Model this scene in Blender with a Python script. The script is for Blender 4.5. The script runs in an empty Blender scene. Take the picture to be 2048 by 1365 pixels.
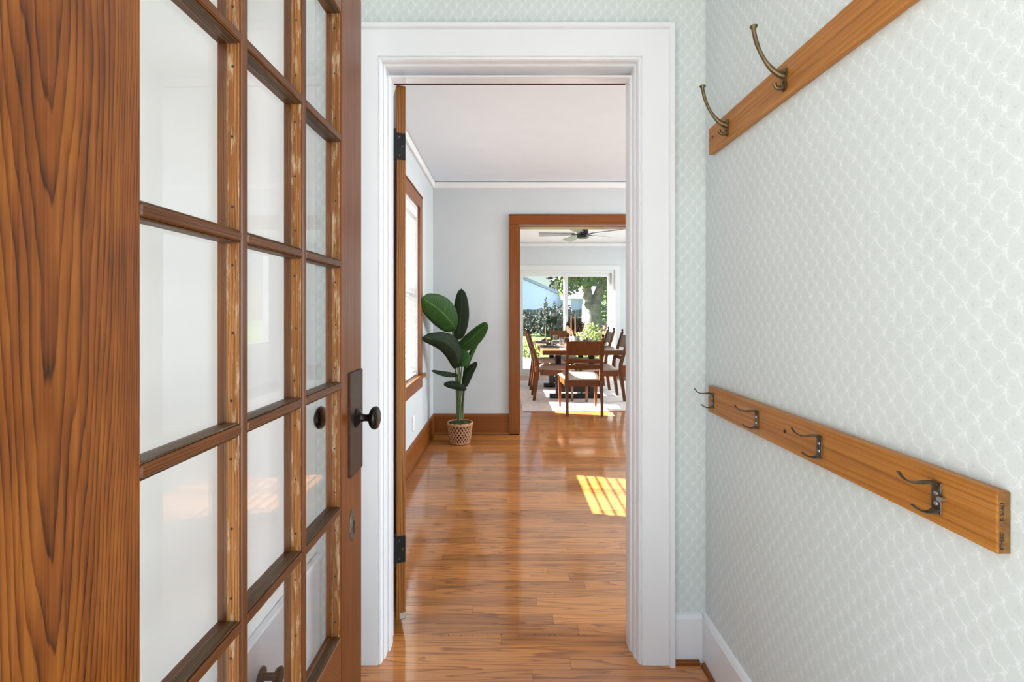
import bpy, bmesh, math, random
from mathutils import Vector, Matrix
random.seed(7)
S = bpy.context.scene
COL = S.collection
PI = math.pi

# ------------------------------------------------------------------ camera
F = 929.0; VX = 1012.0; VY = 623.0; H = 1.21
cam_d = bpy.data.cameras.new('camera'); cam = bpy.data.objects.new('camera', cam_d); COL.objects.link(cam)
cam.location = (0, 0, H); cam.rotation_euler = (PI/2, 0, 0)
cam_d.sensor_width = 36; cam_d.lens = F*36/2048
cam_d.shift_x = (1024-VX)/2048; cam_d.shift_y = -(682.5-VY)/2048
cam_d.clip_start = .02; cam_d.clip_end = 300
S.camera = cam

# ------------------------------------------------------------------ world, sun, fill lamps, exposure
w = bpy.data.worlds.new('sky'); S.world = w; w.use_nodes = True
wn = w.node_tree.nodes; wl = w.node_tree.links; wn.clear()
sky = wn.new('ShaderNodeTexSky'); sky.sky_type = 'NISHITA'; sky.sun_disc = False
sky.sun_elevation = math.radians(30); sky.sun_rotation = math.radians(-77); sky.altitude = 200
sky.air_density = 1.0; sky.dust_density = .6; sky.ozone_density = 1.0
hs = wn.new('ShaderNodeHueSaturation'); hs.inputs['Saturation'].default_value = 1.15
bg = wn.new('ShaderNodeBackground'); bg.inputs['Strength'].default_value = .17
wo = wn.new('ShaderNodeOutputWorld')
wl.new(sky.outputs[0], hs.inputs['Color']); wl.new(hs.outputs[0], bg.inputs['Color']); wl.new(bg.outputs[0], wo.inputs[0])

SUN = Vector((1, -.23, -.585)).normalized()
sd = bpy.data.lights.new('sun', 'SUN'); sd.energy = 60.0; sd.angle = math.radians(.4); sd.color = (1, .985, .97)
so = bpy.data.objects.new('sun', sd); COL.objects.link(so); so.location = (-12, 6, 9)
so.rotation_euler = SUN.to_track_quat('-Z', 'Y').to_euler()

def area(name, loc, direction, sx, sy, power, color=(1, 1, 1)):
    d = bpy.data.lights.new(name, 'AREA'); d.shape = 'RECTANGLE'; d.size = sx; d.size_y = sy
    d.energy = power; d.color = color
    o = bpy.data.objects.new(name, d); COL.objects.link(o); o.location = loc
    o.rotation_euler = Vector(direction).to_track_quat('-Z', 'Z').to_euler()
    return o
# added area lamps: porch one supplements doorway daylight, the rest are unseen fill
area('porch_daylight', (.45, -1.3, 1.1), (-.15, 1, 0), 1.6, 2.1, 9, (.94, .98, 1))
area('left_wall_fill', (3.1, -1.2, 1.12), (-3.6, 2.1, 0), 2.4, 2.2, 126, (.95, .985, 1))  # unseen fill lamp added to brighten the white wall behind the glass door
area('living_fill', (4.35, 3.15, 1.45), (-1, 0, 0), 2.0, 1.5, 215, (.84, .94, 1))  # fill lamp added out of view to lift the living room
area('dining_fill', (3.55, 6.6, 1.45), (-1, 0, 0), 2.2, 1.5, 118, (.87, .95, 1))  # added lamp, unseen, brightens the dining room

vs = S.view_settings
vs.view_transform = 'Standard'; vs.look = 'None'; vs.gamma = 1; vs.use_curve_mapping = False
vs.exposure = 0.0

# ------------------------------------------------------------------ node helpers
def srgb(r, g, b):
    f = lambda c: (c/255/12.92) if c/255 <= .04045 else ((c/255+.055)/1.055)**2.4
    return (f(r), f(g), f(b), 1)

class N:
    def __init__(self, name):
        self.m = bpy.data.materials.new(name); self.m.use_nodes = True
        self.t = self.m.node_tree; self.t.nodes.clear()
        self.out = self.t.nodes.new('ShaderNodeOutputMaterial')
    def new(self, typ, **kw):
        n = self.t.nodes.new(typ)
        for k, v in kw.items(): setattr(n, k, v)
        return n
    def put(self, sock, v):
        if hasattr(v, 'is_output'): self.t.links.new(v, sock)
        else: sock.default_value = v
    def math(self, op, a, b=0.0, c=0.0):
        n = self.new('ShaderNodeMath', operation=op)
        self.put(n.inputs[0], a); self.put(n.inputs[1], b); self.put(n.inputs[2], c)
        return n.outputs[0]
    def vmath(self, op, a, b):
        n = self.new('ShaderNodeVectorMath', operation=op)
        self.put(n.inputs[0], a); self.put(n.inputs[1], b)
        return n.outputs[0]
    def noise(self, v, scale=1.0, detail=2.0, rough=.5, dist=0.0):
        n = self.new('ShaderNodeTexNoise'); self.put(n.inputs['Vector'], v)
        n.inputs['Scale'].default_value = scale; n.inputs['Detail'].default_value = detail
        n.inputs['Roughness'].default_value = rough; n.inputs['Distortion'].default_value = dist
        return n.outputs[0]
    def ramp(self, fac, stops, interp='LINEAR'):
        n = self.new('ShaderNodeValToRGB'); self.put(n.inputs[0], fac)
        cr = n.color_ramp; cr.interpolation = interp
        while len(cr.elements) < len(stops): cr.elements.new(.5)
        for e, (p, c) in zip(cr.elements, stops):
            e.position = p; e.color = c if len(c) == 4 else (*c, 1)
        return n.outputs[0]
    def mix(self, fac, a, b, blend='MIX'):
        n = self.new('ShaderNodeMix', data_type='RGBA', blend_type=blend)
        self.put(n.inputs[0], fac); self.put(n.inputs[6], a); self.put(n.inputs[7], b)
        return n.outputs[2]
    def smooth(self, v, lo, hi):
        n = self.new('ShaderNodeMapRange', interpolation_type='SMOOTHSTEP')
        self.put(n.inputs[0], v); n.inputs[1].default_value = lo; n.inputs[2].default_value = hi
        return n.outputs[0]
    def bump(self, h, strength=.2, dist=.002):
        n = self.new('ShaderNodeBump'); n.inputs['Strength'].default_value = strength
        n.inputs['Distance'].default_value = dist; self.put(n.inputs['Height'], h)
        return n.outputs[0]
    def bsdf(self, color, rough=.5, metal=0.0, coat=0.0, coat_rough=.1, spec=.5, normal=None, **kw):
        p = self.new('ShaderNodeBsdfPrincipled')
        self.put(p.inputs['Base Color'], color); self.put(p.inputs['Roughness'], rough)
        p.inputs['Metallic'].default_value = metal; p.inputs['Coat Weight'].default_value = coat
        p.inputs['Coat Roughness'].default_value = coat_rough; p.inputs['Specular IOR Level'].default_value = spec
        if normal is not None: self.put(p.inputs['Normal'], normal)
        for k, v in kw.items(): p.inputs[k.replace('_', ' ')].default_value = v
        self.t.links.new(p.outputs[0], self.out.inputs[0])
        return self.m

def plain(name, rgb, rough=.5, metal=0.0, var=.03, nscale=6.0, coat=0.0, bump=0.0, bscale=60.0, **kw):
    n = N(name); tc = n.new('ShaderNodeTexCoord').outputs['Object']
    c = srgb(*rgb)
    nz = n.noise(tc, nscale, 3)
    d = tuple(x*(1-2*var) for x in c[:3]) + (1,); l = tuple(min(1, x*(1+2*var)) for x in c[:3]) + (1,)
    col = n.ramp(nz, [(.3, d), (.7, l)])
    nm = n.bump(n.noise(tc, bscale, 3), bump) if bump else None
    return n.bsdf(col, rough, metal, coat, normal=nm, **kw)

def wood(name, dark, mid, light, axis='z', grad=60.0, across=9.0, along=.5, contours=5.0, rough=.35, coat=.3, coat_rough=.15,
         fibre=260.0, line=.4, island=False, bump=.15, world=False, tintvar=.0, seed=0.0, worn=None, wornlo=.55, cathedral=None, pw=2.2, blue=.58, k=1.0, streak=.7, jag=.35, mottle=0.0):
    """growth rings = contours of (gradient across the board + stretched noise); fine pores on top"""
    n = N(name)
    if world: v = n.new('ShaderNodeNewGeometry').outputs['Position']
    else: v = n.new('ShaderNodeTexCoord').outputs['Object']
    v0 = v; rnd = None
    if island:
        oi = n.new('ShaderNodeObjectInfo').outputs['Random']
        gi = n.new('ShaderNodeNewGeometry').outputs['Random Per Island']
        rnd = n.math('FRACT', n.math('ADD', oi, n.math('MULTIPLY', gi, 7.31)))
        cx = n.new('ShaderNodeCombineXYZ')
        n.put(cx.inputs[0], n.math('MULTIPLY', rnd, 37.0)); n.put(cx.inputs[1], n.math('MULTIPLY', rnd, 91.0)); n.put(cx.inputs[2], n.math('MULTIPLY', rnd, 53.0))
        v = n.vmath('ADD', v, cx.outputs[0])
    v = n.vmath('ADD', v, (seed, seed*1.7, seed*.6))
    def sc(a, l): return {'x': (l, a, a), 'y': (a, l, a), 'z': (a, a, l)}[axis]
    low = n.noise(n.vmath('MULTIPLY', v, sc(across, along)), 1.0, 1.5, .4)
    wob = n.noise(n.vmath('MULTIPLY', v, sc(70, 6)), 1.0, 2.0, .5)
    sp = n.new('ShaderNodeSeparateXYZ'); n.put(sp.inputs[0], v)
    i0, i1 = {'x': (1, 2), 'y': (2, 0), 'z': (1, 0)}[axis]
    if cathedral:
        c0, fz, cc = cathedral                     # centre line, lines per metre along, roundness
        s0 = n.new('ShaderNodeSeparateXYZ'); n.put(s0.inputs[0], v0)
        d = n.math('MULTIPLY', n.math('SUBTRACT', s0.outputs[i0], c0), grad)
        d = n.math('SQRT', n.math('ADD', n.math('MULTIPLY', d, d), cc))
        d = n.math('MULTIPLY', d, n.math('ADD', .72, n.math('MULTIPLY', d, .055)))
        field = n.math('SUBTRACT', d, n.math('MULTIPLY', s0.outputs[2], fz))
    else: field = n.math('MULTIPLY', n.math('ADD', sp.outputs[i0], sp.outputs[i1]), grad)
    field = n.math('ADD', field, n.math('MULTIPLY', low, contours))
    field = n.math('ADD', field, n.math('MULTIPLY', wob, jag))
    saw = n.math('FRACT', field)
    ring = n.math('MULTIPLY', n.math('POWER', saw, pw), n.smooth(saw, 1.0, .90))
    fine = n.noise(n.vmath('MULTIPLY', v, sc(fibre, 5.0)), 1.0, 2.0, .65)
    mid_n = n.noise(n.vmath('MULTIPLY', v, sc(fibre*.16, 1.4)), 1.0, 2.0, .6)
    g = n.math('ADD', n.math('MULTIPLY', ring, line*1.5), n.math('MULTIPLY', n.math('SUBTRACT', fine, .5), .75))
    g = n.math('ADD', g, n.math('MULTIPLY', n.math('SUBTRACT', mid_n, .5), streak))
    g = n.math('ADD', g, .30)
    if mottle: g = n.math('ADD', g, n.math('MULTIPLY', n.math('SUBTRACT', n.noise(n.vmath('MULTIPLY', v, sc(24, 7)), 1.0, 3.0, .6), .5), mottle))
    kk = lambda c: tuple(x*k*q for x, q in zip(srgb(*c)[:3], (1, .92 if blue > .6 else .90, blue))) + (1,)
    col = n.ramp(g, [(.05, kk(light)), (.42, kk(mid)), (1.0, kk(dark))])
    if tintvar and rnd is not None:
        tone = n.ramp(rnd, [(0, (1-tintvar, 1-tintvar*1.12, 1-tintvar*1.25, 1)), (.5, (1, 1, 1, 1)), (1, (1+tintvar*.4, 1+tintvar*.42, 1+tintvar*.4, 1))])
        col = n.mix(1.0, col, tone, 'MULTIPLY')
    if worn:
        wn_ = n.smooth(n.noise(n.vmath('MULTIPLY', v, sc(90, 14)), 1.0, 4, .7), wornlo, wornlo+.2)
        col = n.mix(n.math('MULTIPLY', wn_, .7), col, srgb(*worn))
    return n.bsdf(col, rough, 0, coat, coat_rough, spec=.3, Coat_IOR=1.72 if coat > .9 else 1.5, normal=n.bump(g, bump, .0008))

M = {}
M['floor'] = wood('floor_oak', (104, 52, 16), (184, 120, 62), (204, 144, 84), 'x', grad=26, across=26, along=1.6, contours=7, rough=.36, coat=1.0, coat_rough=.11,
                  fibre=560, line=.46, pw=3.0, blue=.74, streak=.22, jag=.6, island=True, world=True, tintvar=.34, bump=.03)
M['subfloor'] = plain('dark_subfloor', (62, 34, 16), .6)
M['door_oak'] = wood('entry_door_oak', (66, 28, 8), (156, 88, 30), (190, 120, 52), 'z', grad=120, across=13, along=1.9, contours=7.0, rough=.36, coat=.3, coat_rough=.22,
                     fibre=520, line=.5, bump=.25, seed=.35, cathedral=(.046, 7.0, 1.5), pw=3.2, k=.46, jag=1.1, mottle=.9, streak=.9)
M['lock_oak'] = wood('lock_stile_oak', (78, 36, 12), (156, 88, 34), (182, 112, 52), 'z', grad=160, across=11, along=.6, contours=3, rough=.36, coat=.2, coat_rough=.25, fibre=480, line=.4, bump=.12, seed=3.1, k=.52, mottle=.5)
M['muntin_oak'] = wood('muntin_oak', (58, 28, 12), (122, 70, 32), (160, 102, 54), 'z', grad=260, across=40, along=2, contours=3, rough=.4, coat=.2, fibre=520, line=.35, bump=.2, island=True, k=.5, mottle=.4)
M['rail_oak'] = wood('rail_oak', (50, 28, 12), (116, 66, 30), (154, 98, 52), 'y', grad=260, across=40, along=2, contours=3, rough=.4, coat=.2, fibre=520, line=.35, bump=.2, island=True, k=.5, mottle=.4)
M['bead_v'] = wood('worn_bead_oak', (76, 42, 20), (148, 96, 54), (186, 138, 92), 'z', grad=220, across=60, along=4, contours=3, rough=.5, coat=.05, fibre=420, line=.35, bump=.4, island=True, worn=(190, 166, 134), wornlo=.5, k=.72)
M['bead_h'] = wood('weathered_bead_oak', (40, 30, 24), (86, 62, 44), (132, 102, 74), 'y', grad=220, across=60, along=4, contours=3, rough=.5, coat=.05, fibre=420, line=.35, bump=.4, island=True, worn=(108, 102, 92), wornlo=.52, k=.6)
M['rack'] = wood('rack_oak', (120, 70, 28), (178, 120, 60), (198, 144, 84), 'y', grad=70, across=20, along=1.2, contours=5, rough=.42, coat=.1, fibre=520, line=.24, bump=.1, k=.86, mottle=.3)
M['rack_end'] = wood('rack_end_grain', (66, 46, 30), (122, 90, 60), (146, 112, 80), 'y', grad=420, across=60, along=60, contours=1, rough=.6, coat=0, fibre=300, line=.4, bump=.2)
TR = dict(k=.62, blue=.48, grad=60, across=14, along=.5, contours=3, rough=.36, coat=.12, fibre=300, line=.3, bump=.04)
for k_, ax_ in (('v', 'z'), ('x', 'x'), ('y', 'y')): M['trim_'+k_] = wood('fir_trim_'+k_, (112, 58, 20), (158, 90, 40), (178, 110, 54), ax_, **TR)
M['inner_door'] = wood('inner_door_oak', (84, 48, 22), (148, 96, 50), (178, 124, 72), 'z', grad=110, across=18, along=.9, contours=4, rough=.42, coat=.1, fibre=420, line=.45, bump=.12)
M['chair'] = wood('chair_walnut', (62, 32, 16), (112, 64, 34), (136, 82, 46), 'z', k=.78, grad=60, across=14, along=1.2, contours=3, rough=.38, coat=.15, fibre=260, line=.3, bump=.03)
M['table'] = wood('table_top_wood', (84, 48, 28), (140, 92, 58), (168, 118, 80), 'y', grad=60, across=10, along=.7, contours=3, rough=.3, coat=.3, fibre=260, line=.3, bump=.03)
M['white'] = plain('white_gloss_paint', (228, 230, 235), .3, var=.004, coat=.15)
M['white_wall'] = plain('white_wall_paint', (246, 246, 245), .5, var=.004)
M['grey_wall'] = plain('grey_wall_paint', (201, 205, 206), .6, var=.01, bump=.03, bscale=120)
M['ceil'] = plain('ceiling_paint', (222, 230, 237), .7, var=.006)
M['trimwhite'] = plain('white_trim_paint', (233, 231, 229), .35, var=.006)
M['bare_edge'] = plain('bare_jamb_edge', (58, 34, 26), .7)
M['bronze'] = plain('oil_rubbed_bronze', (46, 40, 38), .28, .75, var=.12, nscale=40)
M['plate_metal'] = plain('dark_plate_metal', (66, 54, 48), .42, .55, var=.1, nscale=30)
M['brass'] = plain('aged_brass', (112, 97, 70), .34, .85, var=.14, nscale=60)
M['darkbrass'] = plain('dark_aged_steel', (92, 82, 70), .36, .8, var=.15, nscale=60)
M['steel'] = plain('bright_screw_steel', (176, 178, 182), .3, .9)
M['iron'] = plain('black_iron', (30, 30, 30), .45, .5, var=.1, nscale=30, bump=.2, bscale=120)
M['nail'] = plain('nail_hole_dark', (34, 22, 14), .6)
M['ink'] = plain('black_ink', (22, 18, 16), .7)
M['worn_oval'] = plain('worn_keyhole_metal', (104, 90, 80), .5, .4, var=.2, nscale=80)
M['pulp'] = plain('pale_rubber', (178, 172, 164), .7)
M['blind'] = plain('white_blind', (238, 238, 236), .4, var=.005)
M['plastic'] = plain('white_plastic', (236, 236, 234), .4, var=.005)
M['fanmetal'] = plain('matte_black_fan', (26, 26, 27), .45, .2)
M['fanblade'] = plain('grey_fan_blade', (120, 120, 120), .35, .3, var=.05)
M['seat'] = plain('oatmeal_seat_fabric', (196, 180, 168), .9, var=.06, nscale=200, bump=.2, bscale=400)
M['rug'] = plain('pale_rug', (222, 214, 208), .95, var=.06, nscale=14, bump=.5, bscale=200)
M['blackmetal'] = plain('table_base_black', (22, 21, 21), .5, .2)
M['china'] = plain('white_china', (240, 240, 238), .2, var=.005)
M['mat'] = plain('grey_placemat', (120, 116, 122), .9, var=.1, nscale=120)
M['napkin'] = plain('charcoal_napkin', (66, 60, 66), .9, var=.15, nscale=60)
M['candle'] = plain('tan_candle', (206, 158, 112), .5)
M['cream'] = plain('cream_petals', (240, 228, 196), .7)
M['euca'] = plain('dark_bouquet_leaves', (62, 66, 54), .6, var=.2)
M['rust'] = plain('rust_bouquet_leaves', (120, 76, 52), .6, var=.2)
M['soil'] = plain('moss', (44, 62, 26), .95, var=.3, nscale=60, bump=.5)
M['stem'] = plain('plant_stem', (82, 96, 50), .5, var=.12, nscale=30)
M['weave'] = plain('basket_weave', (176, 130, 92), .7, var=.18, nscale=60)
M['weave_dark'] = plain('basket_gaps', (72, 46, 30), .9)
M['lawn'] = plain('lawn', (84, 112, 36), .95, var=.25, nscale=1.5, bump=.3)
M['patio'] = plain('patio_concrete', (150, 146, 138), .9, var=.05, nscale=2)
M['siding'] = plain('pale_blue_siding', (200, 212, 238), .7, var=.02)
M['roof'] = plain('blue_grey_shingles', (150, 160, 178), .9, var=.08, nscale=8)
M['bark'] = plain('tree_bark', (120, 108, 110), .9, var=.25, nscale=5, bump=.6, bscale=12)
M['leafg'] = plain('tree_leaves', (78, 98, 38), .6, var=.35, nscale=2.2)
M['leafd'] = plain('hedge_leaves', (52, 62, 54), .7, var=.3, nscale=3)
M['leafy'] = plain('yellow_green_leaves', (120, 136, 52), .6, var=.25, nscale=5)
M['leafp'] = plain('peach_leaves', (186, 146, 96), .6, var=.15, nscale=5)
M['fence'] = plain('grey_blue_fence', (96, 104, 122), .8, var=.1, nscale=3)
M['vinyl'] = plain('white_vinyl', (216, 216, 215), .35, var=.005)

# leaf with ribs (object-space, ribs follow the uv map)
def leaf_mat(name, base, rib):
    n = N(name); uv = n.new('ShaderNodeTexCoord').outputs['UV']
    sx = n.new('ShaderNodeSeparateXYZ'); n.put(sx.inputs[0], uv)
    a = n.math('ADD', sx.outputs[1], n.math('MULTIPLY', n.math('ABSOLUTE', n.math('SUBTRACT', sx.outputs[0], .5)), -.35))
    r = n.math('SINE', n.math('MULTIPLY', a, 150))
    vein = n.smooth(r, .72, 1.0)
    midrib = n.smooth(n.math('ABSOLUTE', n.math('SUBTRACT', sx.outputs[0], .5)), .035, .012)
    c = n.mix(n.math('MULTIPLY', vein, .35), srgb(*base), srgb(*rib))
    c = n.mix(midrib, c, srgb(*rib))
    return n.bsdf(c, .6, spec=.2, normal=n.bump(r, .3, .003))
M['leaf_b'] = leaf_mat('banana_leaf_green', (36, 68, 22), (74, 106, 48))
M['leaf_k'] = leaf_mat('banana_leaf_dark', (20, 34, 14), (44, 62, 30))

# thin glass: see-through plus a Schlick mirror, symmetrical for both faces
def glass_mat(name, tint, r0=.05):
    n = N(name)
    lw = n.new('ShaderNodeLayerWeight'); lw.inputs[0].default_value = .5
    f5 = n.math('POWER', lw.outputs['Facing'], 5.0)
    fac = n.math('ADD', n.math('MULTIPLY', f5, .55), r0)
    tr = n.new('ShaderNodeBsdfTransparent'); tr.inputs[0].default_value = tint
    gl = n.new('ShaderNodeBsdfGlossy'); gl.inputs['Roughness'].default_value = 0.01
    mx = n.new('ShaderNodeMixShader'); n.put(mx.inputs[0], fac)
    n.t.links.new(tr.outputs[0], mx.inputs[1]); n.t.links.new(gl.outputs[0], mx.inputs[2]); n.t.links.new(mx.outputs[0], n.out.inputs[0])
    return n.m
M['glass'] = glass_mat('old_window_glass', (.985, .99, .988, 1), .045)
M['tumbler'] = glass_mat('clear_tumbler', (.93, .95, .95, 1), .10)

# wallpaper: white vine trellis on pale sage, small grey sprigs in the cells
def wallpaper(name, uaxis):
    n = N(name); pos = n.new('ShaderNodeNewGeometry').outputs['Position']
    sp = n.new('ShaderNodeSeparateXYZ'); n.put(sp.inputs[0], pos)
    u = sp.outputs[uaxis]; v = sp.outputs[2]
    P = .037
    us = n.math('MULTIPLY', u, 1/P); vv = n.math('MULTIPLY', v, 1/(P*1.32))
    wob = n.noise(n.vmath('MULTIPLY', pos, (45, 45, 45)), 1, 2)
    wob = n.math('MULTIPLY', n.math('SUBTRACT', wob, .5), .5)
    a0 = n.math('ADD', us, vv); b0 = n.math('SUBTRACT', us, vv)
    a = n.math('ADD', n.math('ADD', a0, wob), n.math('MULTIPLY', n.math('COSINE', n.math('MULTIPLY', b0, 2*PI)), .085))
    b = n.math('ADD', n.math('ADD', b0, wob), n.math('MULTIPLY', n.math('COSINE', n.math('MULTIPLY', a0, 2*PI)), .085))
    def dist(x): return n.math('ABSOLUTE', n.math('SUBTRACT', n.math('FRACT', x), .5))
    da = n.math('SUBTRACT', .5, dist(a)); db = n.math('SUBTRACT', .5, dist(b))   # 0 on a line
    dmin = n.math('MINIMUM', da, db)
    vine = n.math('MULTIPLY', n.smooth(dmin, .026, .008), n.math('ADD', .55, n.smooth(db, .03, .0)))
    sprig_n = n.noise(n.vmath('MULTIPLY', pos, (430, 430, 430)), 1, 2, .6)
    near = n.math('MULTIPLY', n.smooth(dmin, .20, .07), n.smooth(n.math('ADD', da, db), .62, .2))
    sprig = n.math('MULTIPLY', n.smooth(sprig_n, .50, .57), near)
    node = n.smooth(n.math('ADD', da, db), .15, .06)
    white = n.math('MAXIMUM', n.math('MULTIPLY', vine, .62), n.math('MAXIMUM', n.math('MULTIPLY', sprig, .75), n.math('MULTIPLY', node, .7)))
    cell = n.smooth(n.math('ADD', dist(a), dist(b)), .42, .12)
    mot = n.math('MULTIPLY', n.smooth(n.noise(n.vmath('MULTIPLY', pos, (210, 210, 210)), 1, 3, .6), .5, .66), cell)
    tone = n.noise(n.vmath('MULTIPLY', pos, (3, 3, 3)), 1, 2)
    base = n.ramp(tone, [(.3, srgb(205, 213, 213)), (.7, srgb(209, 217, 218))])
    col = n.mix(n.math('MULTIPLY', mot, .38), base, srgb(176, 184, 184))
    col = n.mix(white, col, srgb(228, 235, 237))
    return n.bsdf(col, .62, normal=n.bump(white, .12, .0005), spec=.3)
M['paper_x'] = wallpaper('wallpaper_front', 0)
M['paper_y'] = wallpaper('wallpaper_right', 1)

# ------------------------------------------------------------------ mesh helpers
def BM(): return bmesh.new()
def box(bm, x0, x1, y0, y1, z0, z1, bev=0.0, seg=1):
    g = bmesh.ops.create_cube(bm, size=1.0)
    for v in g['verts']:
        v.co = Vector(((x0+x1)/2 + v.co.x*(x1-x0), (y0+y1)/2 + v.co.y*(y1-y0), (z0+z1)/2 + v.co.z*(z1-z0)))
    if bev > 0:
        es = list({e for v in g['verts'] for e in v.link_edges})
        bmesh.ops.bevel(bm, geom=es, offset=bev, segments=seg, affect='EDGES', profile=.5)
    return bm
def lathe(bm, profile, seg=24, axis='z', origin=(0, 0, 0)):
    rings = []
    o = Vector(origin)
    for r, h in profile:
        ring = []
        for k in range(seg):
            a = 2*PI*k/seg; c, s = math.cos(a)*r, math.sin(a)*r
            p = {'z': (c, s, h), 'x': (h, c, s), 'y': (s, h, c)}[axis]
            ring.append(bm.verts.new(o + Vector(p)))
        rings.append(ring)
    for i in range(len(rings)-1):
        for k in range(seg):
            bm.faces.new((rings[i][k], rings[i][(k+1) % seg], rings[i+1][(k+1) % seg], rings[i+1][k]))
    for ring, rev in ((rings[0], True), (rings[-1], False)):
        try: bm.faces.new(list(reversed(ring)) if rev else ring)
        except ValueError: pass
    return bm
def tube(bm, pts, radii, seg=10, flat=1.0, up=None):
    """sweep along pts; flat scales the section along the side axis"""
    pts = [Vector(p) for p in pts]
    if not hasattr(radii, '__len__'): radii = [radii]*len(pts)
    rings = []; prev = None
    for i, p in enumerate(pts):
        t = (pts[min(i+1, len(pts)-1)] - pts[max(i-1, 0)]).normalized()
        if up is not None: n = Vector(up) - t*Vector(up).dot(t)
        elif prev is None:
            n = t.orthogonal()
        else: n = prev - t*prev.dot(t)
        if n.length < 1e-5: n = t.orthogonal()
        n.normalize(); prev = n; b = t.cross(n)
        rings.append([bm.verts.new(p + n*math.cos(2*PI*k/seg)*radii[i]*flat + b*math.sin(2*PI*k/seg)*radii[i]) for k in range(seg)])
    for i in range(len(rings)-1):
        for k in range(seg):
            bm.faces.new((rings[i][k], rings[i][(k+1) % seg], rings[i+1][(k+1) % seg], rings[i+1][k]))
    bm.faces.new(list(reversed(rings[0]))); bm.faces.new(rings[-1])
    return bm
def bez(p0, p1, p2, p3, n=12):
    p0, p1, p2, p3 = map(Vector, (p0, p1, p2, p3)); out = []
    for i in range(n+1):
        t = i/n; u = 1-t
        out.append(p0*u**3 + p1*3*u*u*t + p2*3*u*t*t + p3*t**3)
    return out
def prism(bm, poly, a0, a1, axis='y'):
    """extrude a 2-d polygon: axis y -> poly in (x,z); x -> (y,z); z -> (x,y)"""
    def P(p, a): return {'y': (p[0], a, p[1]), 'x': (a, p[0], p[1]), 'z': (p[0], p[1], a)}[axis]
    A = [bm.verts.new(P(p, a0)) for p in poly]; B = [bm.verts.new(P(p, a1)) for p in poly]
    n = len(poly)
    bm.faces.new(A); bm.faces.new(list(reversed(B)))
    for i in range(n): bm.faces.new((A[i], B[i], B[(i+1) % n], A[(i+1) % n]))
    return bm
def finish(bm): bmesh.ops.recalc_face_normals(bm, faces=bm.faces[:])
def obj(name, bm, mat, parent=None, smooth=False, local=False, uv=False):
    finish(bm)
    me = bpy.data.meshes.new(name)
    if parent is not None and not local:
        off = parent.location.copy()
        if parent.parent is not None: off = off + parent.parent.location
        bmesh.ops.translate(bm, verts=bm.verts[:], vec=-off)
    bm.to_mesh(me); bm.free()
    me.materials.append(M[mat] if isinstance(mat, str) else mat)
    if smooth:
        for p in me.polygons: p.use_smooth = True
        try: me.set_sharp_from_angle(angle=math.radians(40))
        except Exception: pass
    o = bpy.data.objects.new(name, me); COL.objects.link(o)
    if parent is not None: o.parent = parent
    return o
def tag(o, label=None, cat=None, group=None, kind=None):
    if label: o['label'] = label
    if cat: o['category'] = cat
    if group: o['group'] = group
    if kind: o['kind'] = kind
    return o
def thing(name, label, cat, loc=(0, 0, 0), rz=0.0, group=None, kind=None):
    o = bpy.data.objects.new(name, None); o.empty_display_size = .1; COL.objects.link(o)
    o.location = loc; o.rotation_euler = (0, 0, rz)
    return tag(o, label, cat, group, kind)
def copy_thing(root, loc, rz, label, group=None):
    r = root.copy(); COL.objects.link(r); r.location = loc; r.rotation_euler = (0, 0, rz)
    r['label'] = label
    if group: r['group'] = group
    for ch in list(root.children):
        c = ch.copy(); COL.objects.link(c); c.parent = r
        for g in list(ch.children):
            d = g.copy(); COL.objects.link(d); d.parent = c
    return r
def struct(name, bm, mat, label, cat, parent=None, **kw):
    o = obj(name, bm, mat, parent, **kw)
    if parent is None: tag(o, label, cat, kind='structure')
    return o
def px(x, y, Y):           # photograph pixel at depth Y -> point
    return Vector(((x-VX)/F*Y, Y, H-(y-VY)/F*Y))

# ------------------------------------------------------------------ room dimensions
XR = .692; XL = -.66; Y1 = 1.61; Y1b = 1.735; CZ = 2.49
LX = -.721; RX = 4.2; Y2 = 4.59; Y2b = 4.72; Y3 = 8.71; DX = 3.3
OX0, OX1, OZ = -.432, .459, 2.077       # first opening in the wall (behind the casing)
QX0, QX1, QZ = .125, 2.05, 2.06         # cased opening to the dining room

def wall_with_holes(bm, axis, c0, c1, a0, a1, z0, z1, holes):
    """slab across (axis 'y': runs in x at y c0..c1; 'x': runs in y); holes = (a0,a1,z0,z1)"""
    def b(p, q, r, s):
        if q-p < 1e-6 or s-r < 1e-6: return
        if axis == 'y': box(bm, p, q, c0, c1, r, s)
        else: box(bm, c0, c1, p, q, r, s)
    cur = a0
    for (h0, h1, hz0, hz1) in sorted(holes):
        b(cur, h0, z0, z1); b(h0, h1, z0, hz0); b(h0, h1, hz1, z1); cur = h1
    b(cur, a1, z0, z1)
    return bm

# floors -------------------------------------------------------------
floor = struct('floor', box(BM(), -.9, RX+.15, .30, Y2+.07, -.12, -.006), 'subfloor', 'strip oak floor of the hall and living room, boards running left to right', 'floor')
floor2 = struct('floor', box(BM(), -.9, DX+.15, Y2+.07, Y3+.12, -.12, -.006), 'subfloor', 'strip oak floor of the dining room beyond the second opening', 'floor')
pm = BM(); box(pm, -.5, .5, -.5, .5, -.5, .5)
bmesh.ops.bevel(pm, geom=[e for e in pm.edges], offset=.008, segments=1, affect='EDGES')
finish(pm); plank_me = bpy.data.meshes.new('plank'); pm.to_mesh(plank_me); pm.free(); plank_me.materials.append(M['floor'])
BWID = .0571
def plank(x0, x1, y0, y1, par):
    o = bpy.data.objects.new('plank', plank_me); COL.objects.link(o); o.parent = par
    o.scale = (x1-x0-.0008, y1-y0-.0007, .012); o.location = ((x0+x1)/2, (y0+y1)/2, -.006)
rest = BM(); rest2 = BM()
y = .94; nplank = 0
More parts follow.
